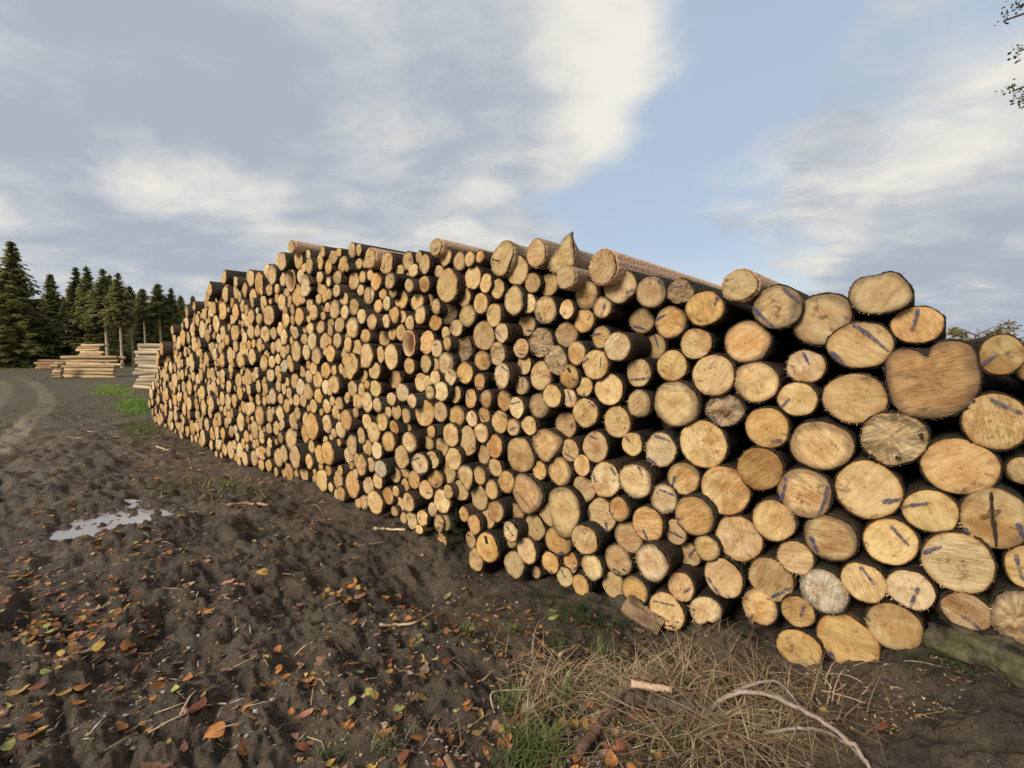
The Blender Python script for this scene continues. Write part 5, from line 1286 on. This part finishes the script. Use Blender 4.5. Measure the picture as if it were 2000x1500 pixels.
def scatter_leaves():
    r = np.random.RandomState(33); V = []; Q = []; C = []; c = 0
    pts = []
    def pix(px, py): 
        rr = ray(px, py); P = CAMP + rr * ((-0.06 - CAM_H) / rr[2]); return P[0], P[1]
    # loose over the mud (even in picture density on the near part, thinning with distance)
    for _ in range(620):
        px, py = r.uniform(-60, 1250), 880 + 640 * r.rand() ** 0.8
        pts.append((px, py, 0.046 * (0.3 + 0.9 * r.rand() ** 1.6)))
    for _ in range(420):
        px, py = r.uniform(-20, 620), r.uniform(760, 960); pts.append((px, py, 0.055 * r.uniform(0.5, 1.1)))
    for (cx_, cy_, sx, sy, n) in ((150, 1215, 95, 48, 300), (60, 1250, 60, 35, 80), (190, 1015, 95, 36, 90), (255, 1065, 60, 14, 60), (120, 1000, 45, 20, 40), (680, 1135, 26, 14, 34), (770, 1130, 20, 16, 22), (575, 1340, 60, 10, 24), (800, 1290, 50, 20, 26),
                                  (470, 985, 40, 6, 14), (880, 1160, 60, 18, 30), (1100, 1400, 110, 60, 90), (1250, 1430, 110, 50, 80), (560, 1050, 60, 40, 40), (450, 1110, 60, 40, 40), (1700, 1440, 160, 45, 22), (1000, 1250, 70, 50, 45)):
        for _ in range(n): pts.append((r.normal(cx_, sx), r.normal(cy_, sy), 0.058 * r.uniform(0.5, 1.15)))
    for (px, py, s) in pts:
        if py < 735 or py > 1900: continue
        x, y = pix(px, py)
        q = x * NV[0] + y * NV[1] - C0
        if q > -0.10: continue
        z = float(ground_z(x, y)) + r.uniform(-0.004, 0.010)
        cn = 'oooottrryyg'[r.randint(11)] if r.rand() < 0.85 else 'k'
        L = leaf_geo(np.array([x, y, z]), s, r.uniform(0, 6.28), r.normal(0, 0.2), r.normal(0, 0.25), r.uniform(-0.3, 0.7), r)
        V.append(L); Q.append(LQ + c); c += NLV
        col = np.array(LC[cn]) * r.uniform(0.5, 1.15); C.append(np.tile(col, (NLV, 1)))
    o = obj('leaf_litter', mesh_np('leaf_litter', np.concatenate(V), np.concatenate(Q), None, [M_LEAF], attrs={'tint': ('FLOAT_COLOR', np.concatenate(C))}))
    tag(o, 'small orange and brown leaf litter strewn over the mud', 'leaf litter', kind='stuff')
scatter_leaves()
def scatter_chips():
    r = np.random.RandomState(44); n = 9000; V = []; C = []
    px = r.uniform(-80, 2050, n); py = 790 + 720 * r.rand(n) ** 0.8
    k = 160; px[:k] = r.normal(1750, 40, k); py[:k] = r.normal(1490, 14, k)
    T = []; c = 0
    XY = np.array([(CAMP + ray(a_, b_) * ((-0.06 - CAM_H) / ray(a_, b_)[2]))[:2] for a_, b_ in zip(px, py)]); ZZ = ground_z(XY[:, 0], XY[:, 1])
    for i in range(n):
        x, y = XY[i]
        if x * NV[0] + y * NV[1] - C0 > -0.02: continue
        z = float(ZZ[i]) + 0.003
        l = 0.003 + 0.014 * r.rand() ** 2.5; w = l * r.uniform(0.2, 0.8)
        if i < k: l *= 0.6; w = l * 0.5
        elif r.rand() < 0.12: l *= 3.2; w = 0.004
        a = r.uniform(0, 6.28); dx, dy = math.cos(a), math.sin(a)
        t1, t2 = r.normal(0, 0.25, 2)
        v = [[x - dx * l, y - dy * l, z - t1 * l], [x - dy * w, y + dx * w, z + t2 * w + 0.002], [x + dx * l, y + dy * l, z + t1 * l], [x + dy * w, y - dx * w, z - t2 * w + 0.002], [x, y, z + 0.35 * w]]
        V += v; T += [[c, c + 1, c + 4], [c + 1, c + 2, c + 4], [c + 2, c + 3, c + 4], [c + 3, c, c + 4]]; c += 5
        u = r.rand()
        col = np.array((0.46, 0.41, 0.35)) if u < 0.20 else (np.array((0.34, 0.23, 0.14)) if u < 0.6 else np.array((0.11, 0.075, 0.05)))
        if i < k: col = np.array((0.55, 0.33, 0.17))
        C += [col * r.uniform(0.7, 1.25)] * 5
    o = obj('wood_chips', mesh_np('wood_chips', np.array(V), None, np.array(T), [M_CHIP], smooth=False, attrs={'tint': ('FLOAT_COLOR', np.array(C))}))
    tag(o, 'grit, wood chips and bark crumbs trodden into the mud', 'debris', kind='stuff')
scatter_chips()

# ------------------------------------------------------------------ grass
def blades(name, spots, label, seed, mat=None):
    """spots: (px, py, spread px x, spread px y, count, height m, width m, lean, colour, flatness)"""
    r = np.random.RandomState(seed); V = []; Q = []; C = []; c = 0
    for (sx, sy, dx, dy, n, h, w, lean, col, flat) in spots:
        PX = r.normal(sx, dx, n); PY = r.normal(sy, dy, n); PX, PY = PX[PY > 702], PY[PY > 702]
        XY = np.array([(CAMP + ray(a_, b_) * ((-0.06 - CAM_H) / ray(a_, b_)[2]))[:2] for a_, b_ in zip(PX, PY)]); ZZ = ground_z(XY[:, 0], XY[:, 1])
        for (x, y), z in zip(XY, ZZ):
            q = x * NV[0] + y * NV[1] - C0; s_ = x * DV[0] + y * DV[1]
            if q > -0.02 and s_ < S_END: continue
            z = z - 0.005
            az = r.uniform(0, 6.28); hh = h * r.uniform(0.5, 1.25); ln = lean * r.uniform(0.3, 1.6) * hh
            ux, uy = math.cos(az), math.sin(az); wx, wy = -uy * w * 0.5, ux * w * 0.5
            up = hh * (1 - flat * r.rand())
            col_ = np.array(col) * r.uniform(0.65, 1.35)
            for i, (f, k) in enumerate(((0, 1), (0.35, 0.9), (0.7, 0.65), (1.0, 0.12))):
                bx, by = ux * ln * f * f, uy * ln * f * f
                bz = up * (f - 0.30 * f * f * min(1.5, lean))
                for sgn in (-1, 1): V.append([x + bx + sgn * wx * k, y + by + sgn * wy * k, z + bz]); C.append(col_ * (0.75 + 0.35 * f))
            Q += [[c + 2 * i, c + 2 * i + 1, c + 2 * i + 3, c + 2 * i + 2] for i in range(3)]; c += 8
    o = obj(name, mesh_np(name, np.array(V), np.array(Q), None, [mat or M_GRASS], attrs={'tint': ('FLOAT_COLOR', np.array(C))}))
    tag(o, label, 'grass', kind='stuff')
GR = (0.105, 0.135, 0.038); GD = (0.050, 0.075, 0.022); GY = (0.20, 0.19, 0.06); ST = (0.52, 0.385, 0.225); SD = (0.26, 0.18, 0.105)
blades('grass', [(222, 766, 18, 5, 2600, 0.12, 0.016, 0.4, (0.23, 0.31, 0.06), 0.2), (262, 795, 15, 7, 2600, 0.11, 0.014, 0.4, (0.19, 0.29, 0.05), 0.2), (272, 836, 18, 8, 1900, 0.08, 0.011, 0.5, (0.17, 0.19, 0.06), 0.3), (340, 858, 18, 5, 250, 0.07, 0.009, 0.5, GD, 0.3),
   (425, 930, 32, 9, 420, 0.075, 0.007, 0.6, GY, 0.3), (478, 950, 24, 10, 260, 0.06, 0.006, 0.7, (0.15, 0.17, 0.05), 0.3), (30, 716, 30, 4, 300, 0.35, 0.03, 0.5, GY, 0.3), (130, 742, 50, 4, 300, 0.12, 0.02, 0.6, (0.13, 0.12, 0.05), 0.4),
   (913, 1213, 6, 6, 42, 0.11, 0.006, 0.5, GR, 0.1), (1000, 1208, 12, 8, 60, 0.07, 0.007, 0.6, GR, 0.2), (1085, 1250, 8, 8, 40, 0.10, 0.005, 0.6, GR, 0.2), (1180, 1245, 14, 10, 70, 0.13, 0.005, 0.5, (0.13, 0.16, 0.05), 0.2),
   (995, 1370, 13, 16, 120, 0.11, 0.006, 0.6, GR, 0.2), (1050, 1455, 26, 22, 420, 0.09, 0.007, 0.7, (0.135, 0.16, 0.05), 0.3), (1100, 1375, 16, 14, 90, 0.10, 0.006, 0.6, GR, 0.3), (1030, 1490, 30, 14, 200, 0.09, 0.006, 0.7, GR, 0.3),
   (755, 1485, 12, 10, 60, 0.07, 0.006, 0.7, (0.16, 0.17, 0.08), 0.4), (650, 1495, 20, 8, 50, 0.05, 0.006, 0.7, (0.10, 0.11, 0.04), 0.4), (1320, 1480, 20, 14, 50, 0.08, 0.006, 0.7, GR, 0.3), (1330, 1390, 110, 50, 260, 0.10, 0.005, 1.0, (0.12, 0.14, 0.045), 0.5), (1180, 1300, 60, 30, 160, 0.09, 0.005, 0.8, (0.10, 0.13, 0.04), 0.4), (1920, 1400, 60, 40, 260, 0.03, 0.007, 0.9, GD, 0.3), (1840, 1270, 30, 12, 160, 0.03, 0.006, 0.9, GD, 0.3)],
   'short green grass in tufts along the foot of the pile', 3)
blades('dry_grass', [(1230, 1330, 90, 32, 384, 0.17, 0.0046, 1.4, ST, 0.75), (1330, 1370, 80, 40, 297, 0.17, 0.0046, 1.5, SD, 0.75), (1450, 1420, 90, 45, 384, 0.18, 0.0048, 1.5, ST, 0.75), (1400, 1480, 120, 25, 322, 0.18, 0.0048, 1.5, SD, 0.7), (1100, 1330, 60, 25, 161, 0.16, 0.0042, 1.3, ST, 0.6),
   (1540, 1330, 60, 30, 148, 0.15, 0.0042, 1.5, SD, 0.75), (1010, 1270, 40, 25, 74, 0.10, 0.0042, 1.3, SD, 0.6), (970, 1190, 40, 18, 74, 0.09, 0.0042, 1.3, SD, 0.6), (450, 940, 50, 14, 74, 0.14, 0.005, 1.4, ST, 0.6), (1620, 1450, 60, 40, 124, 0.15, 0.0046, 1.5, SD, 0.75), (1030, 1380, 30, 25, 55, 0.16, 0.0042, 1.0, ST, 0.4),
   (1250, 1270, 90, 18, 124, 0.14, 0.0042, 1.2, (0.34, 0.25, 0.14), 0.6), (1440, 1260, 60, 20, 99, 0.12, 0.0042, 1.4, SD, 0.6), (240, 790, 40, 15, 99, 0.10, 0.006, 1.2, ST, 0.5), (860, 1450, 60, 30, 37, 0.08, 0.0042, 1.2, SD, 0.6)],
   'tangled straw-coloured dead grass in front of the pile', 4)
# dark green cut conifer sprigs at the foot of the pile
def sprigs():
    r = np.random.RandomState(8); V = []; T = []; C = []; c = 0
    for (sx, sy, dx, dy, n) in ((1130, 1200, 38, 16, 95), (1180, 1225, 30, 14, 50), (893, 1045, 9, 20, 60), (860, 1035, 8, 10, 25), (1050, 1170, 26, 10, 40), (1860, 1300, 40, 14, 40)):
        for _ in range(n):
            P = ground_pt(r.normal(sx, dx), r.normal(sy, dy), 0.0) if sy > 1100 else None
            if P is None:
                px, py = r.normal(sx, dx), r.normal(sy, dy); P = on_face(px, py, -0.06 + r.normal(0, 0.02))
            else:
                P = P + np.array([0, 0, r.uniform(0.0, 0.06)])
            if P @ NV - C0 > 0.0: P = P - NV * (P @ NV - C0 + 0.03)
            az = r.uniform(0, 6.28); l = r.uniform(0.06, 0.14); d = np.array([math.cos(az), math.sin(az), r.uniform(-0.35, 0.35)])
            side = np.cross(d, [0, 0, 1]); side /= np.linalg.norm(side)
            col = np.array((0.038, 0.055, 0.022)) * r.uniform(0.5, 1.5)
            for k in range(14):
                f = k / 14; b = P + d * l * f
                for sgn in (-1, 1):
                    e = b + (side * sgn + d * 0.6) * 0.018 * (1.1 - 0.6 * f) + np.array([0, 0, r.uniform(-0.006, 0.008)])
                    V += [b + d * 0.002, b - d * 0.002, e]; T.append([c, c + 1, c + 2]); c += 3; C += [col] * 3
    o = obj('conifer_sprigs', mesh_np('conifer_sprigs', np.array(V), None, np.array(T), [M_GRASS], smooth=False, attrs={'tint': ('FLOAT_COLOR', np.array(C))}))
    tag(o, 'dark green cut conifer sprigs along the foot of the pile', 'sprigs', kind='stuff')
sprigs()

def twig_tangle():
    r = np.random.RandomState(61); A = Acc()
    for _ in range(230):
        px = r.normal(1330, 170); py = r.normal(1385, 62)
        if py < 1255 or py > 1560: continue
        P = ground_pt(px, py)
        if P @ NV - C0 > -0.08: continue
        az = r.uniform(0, 6.28); l = r.uniform(0.05, 0.22)
        d = np.array([math.cos(az), math.sin(az), 0]) * l
        b = P + np.array([0, 0, r.uniform(0.005, 0.07)])
        m = b + d * 0.5 + np.array([0, 0, r.uniform(-0.01, 0.05)]); e = b + d + np.array([r.normal(0, 0.02), r.normal(0, 0.02), r.uniform(-0.03, 0.05)])
        pts = np.array([(1 - t) ** 2 * b + 2 * t * (1 - t) * m + t * t * e for t in np.linspace(0, 1, 6)])
        w = r.uniform(0.0012, 0.0038)
        V, q, t3 = tube(pts, np.linspace(w, w * 0.5, 6), 5)
        col = np.array([(0.30, 0.22, 0.16), (0.42, 0.31, 0.21), (0.16, 0.10, 0.07), (0.24, 0.13, 0.08)][r.randint(4)]) * r.uniform(0.7, 1.3)
        A.add(V, q, t3, col)
    for _ in range(420):
        px = r.uniform(90, 720); py = r.uniform(775, 1010) if r.rand() < 0.75 else r.uniform(1000, 1450)
        P = ground_pt(px, py)
        if P @ NV - C0 > -0.12: continue
        az = r.uniform(0, 6.28); l = r.uniform(0.05, 0.20) * (1.5 if py < 900 else 0.8); d = np.array([math.cos(az), math.sin(az), 0]) * l
        b = P + np.array([0, 0, 0.018]); e = b + d; e[2] = float(ground_z(e[0], e[1])) + r.uniform(0.005, 0.03)
        m = (b + e) / 2 + np.array([r.normal(0, 0.01), r.normal(0, 0.01), r.uniform(0.0, 0.02)])
        V, q, t3 = tube([b, m, e], np.array([1.0, 0.9, 0.6]) * r.uniform(0.002, 0.006) * (1.6 if py < 900 else 0.8), 5)
        A.add(V, q, t3, np.array([(0.42, 0.31, 0.20), (0.55, 0.42, 0.28), (0.16, 0.10, 0.07), (0.30, 0.17, 0.10)][r.randint(4)]) * r.uniform(0.7, 1.2))
    o = obj('twig_tangle', A.mesh('twig_tangle', [M_TWIG])); tag(o, 'dead twigs tangled in the dry grass and strewn over the mud', 'twigs', kind='stuff')
twig_tangle()
def bark_scraps():
    r = np.random.RandomState(71); A = Acc()
    for _ in range(260):
        px, py = (r.normal(1250, 210), r.normal(1340, 90)) if r.rand() < 0.6 else (r.uniform(0, 1000), r.uniform(900, 1500))
        if py > 1600: continue
        P = ground_pt(px, py, 0.012)
        if P @ NV - C0 > -0.05: continue
        l = r.uniform(0.02, 0.07); w = l * r.uniform(0.25, 0.6); az = r.uniform(0, 6.28); ca, sa = math.cos(az), math.sin(az)
        V = []
        for i in range(4):
            for j in range(3):
                x = (i / 3 - 0.5) * l; y = (j - 1) * w * 0.5 * r.uniform(0.7, 1.2); z = 0.35 * w * (1 - (j - 1) ** 2) + r.uniform(-0.003, 0.003)
                V.append([P[0] + x * ca - y * sa, P[1] + x * sa + y * ca, P[2] + z])
        q = [[3 * i + j, 3 * i + j + 1, 3 * i + j + 4, 3 * i + j + 3] for i in range(3) for j in range(2)]
        A.add(V, q, None, np.array([(0.17, 0.085, 0.055), (0.10, 0.065, 0.045), (0.26, 0.15, 0.09)][r.randint(3)]) * r.uniform(0.7, 1.3))
    o = obj('bark_scraps', A.mesh('bark_scraps', [M_TWIG])); tag(o, 'curled reddish bark scraps scattered on the mud and dry grass', 'bark scraps', kind='stuff')
bark_scraps()
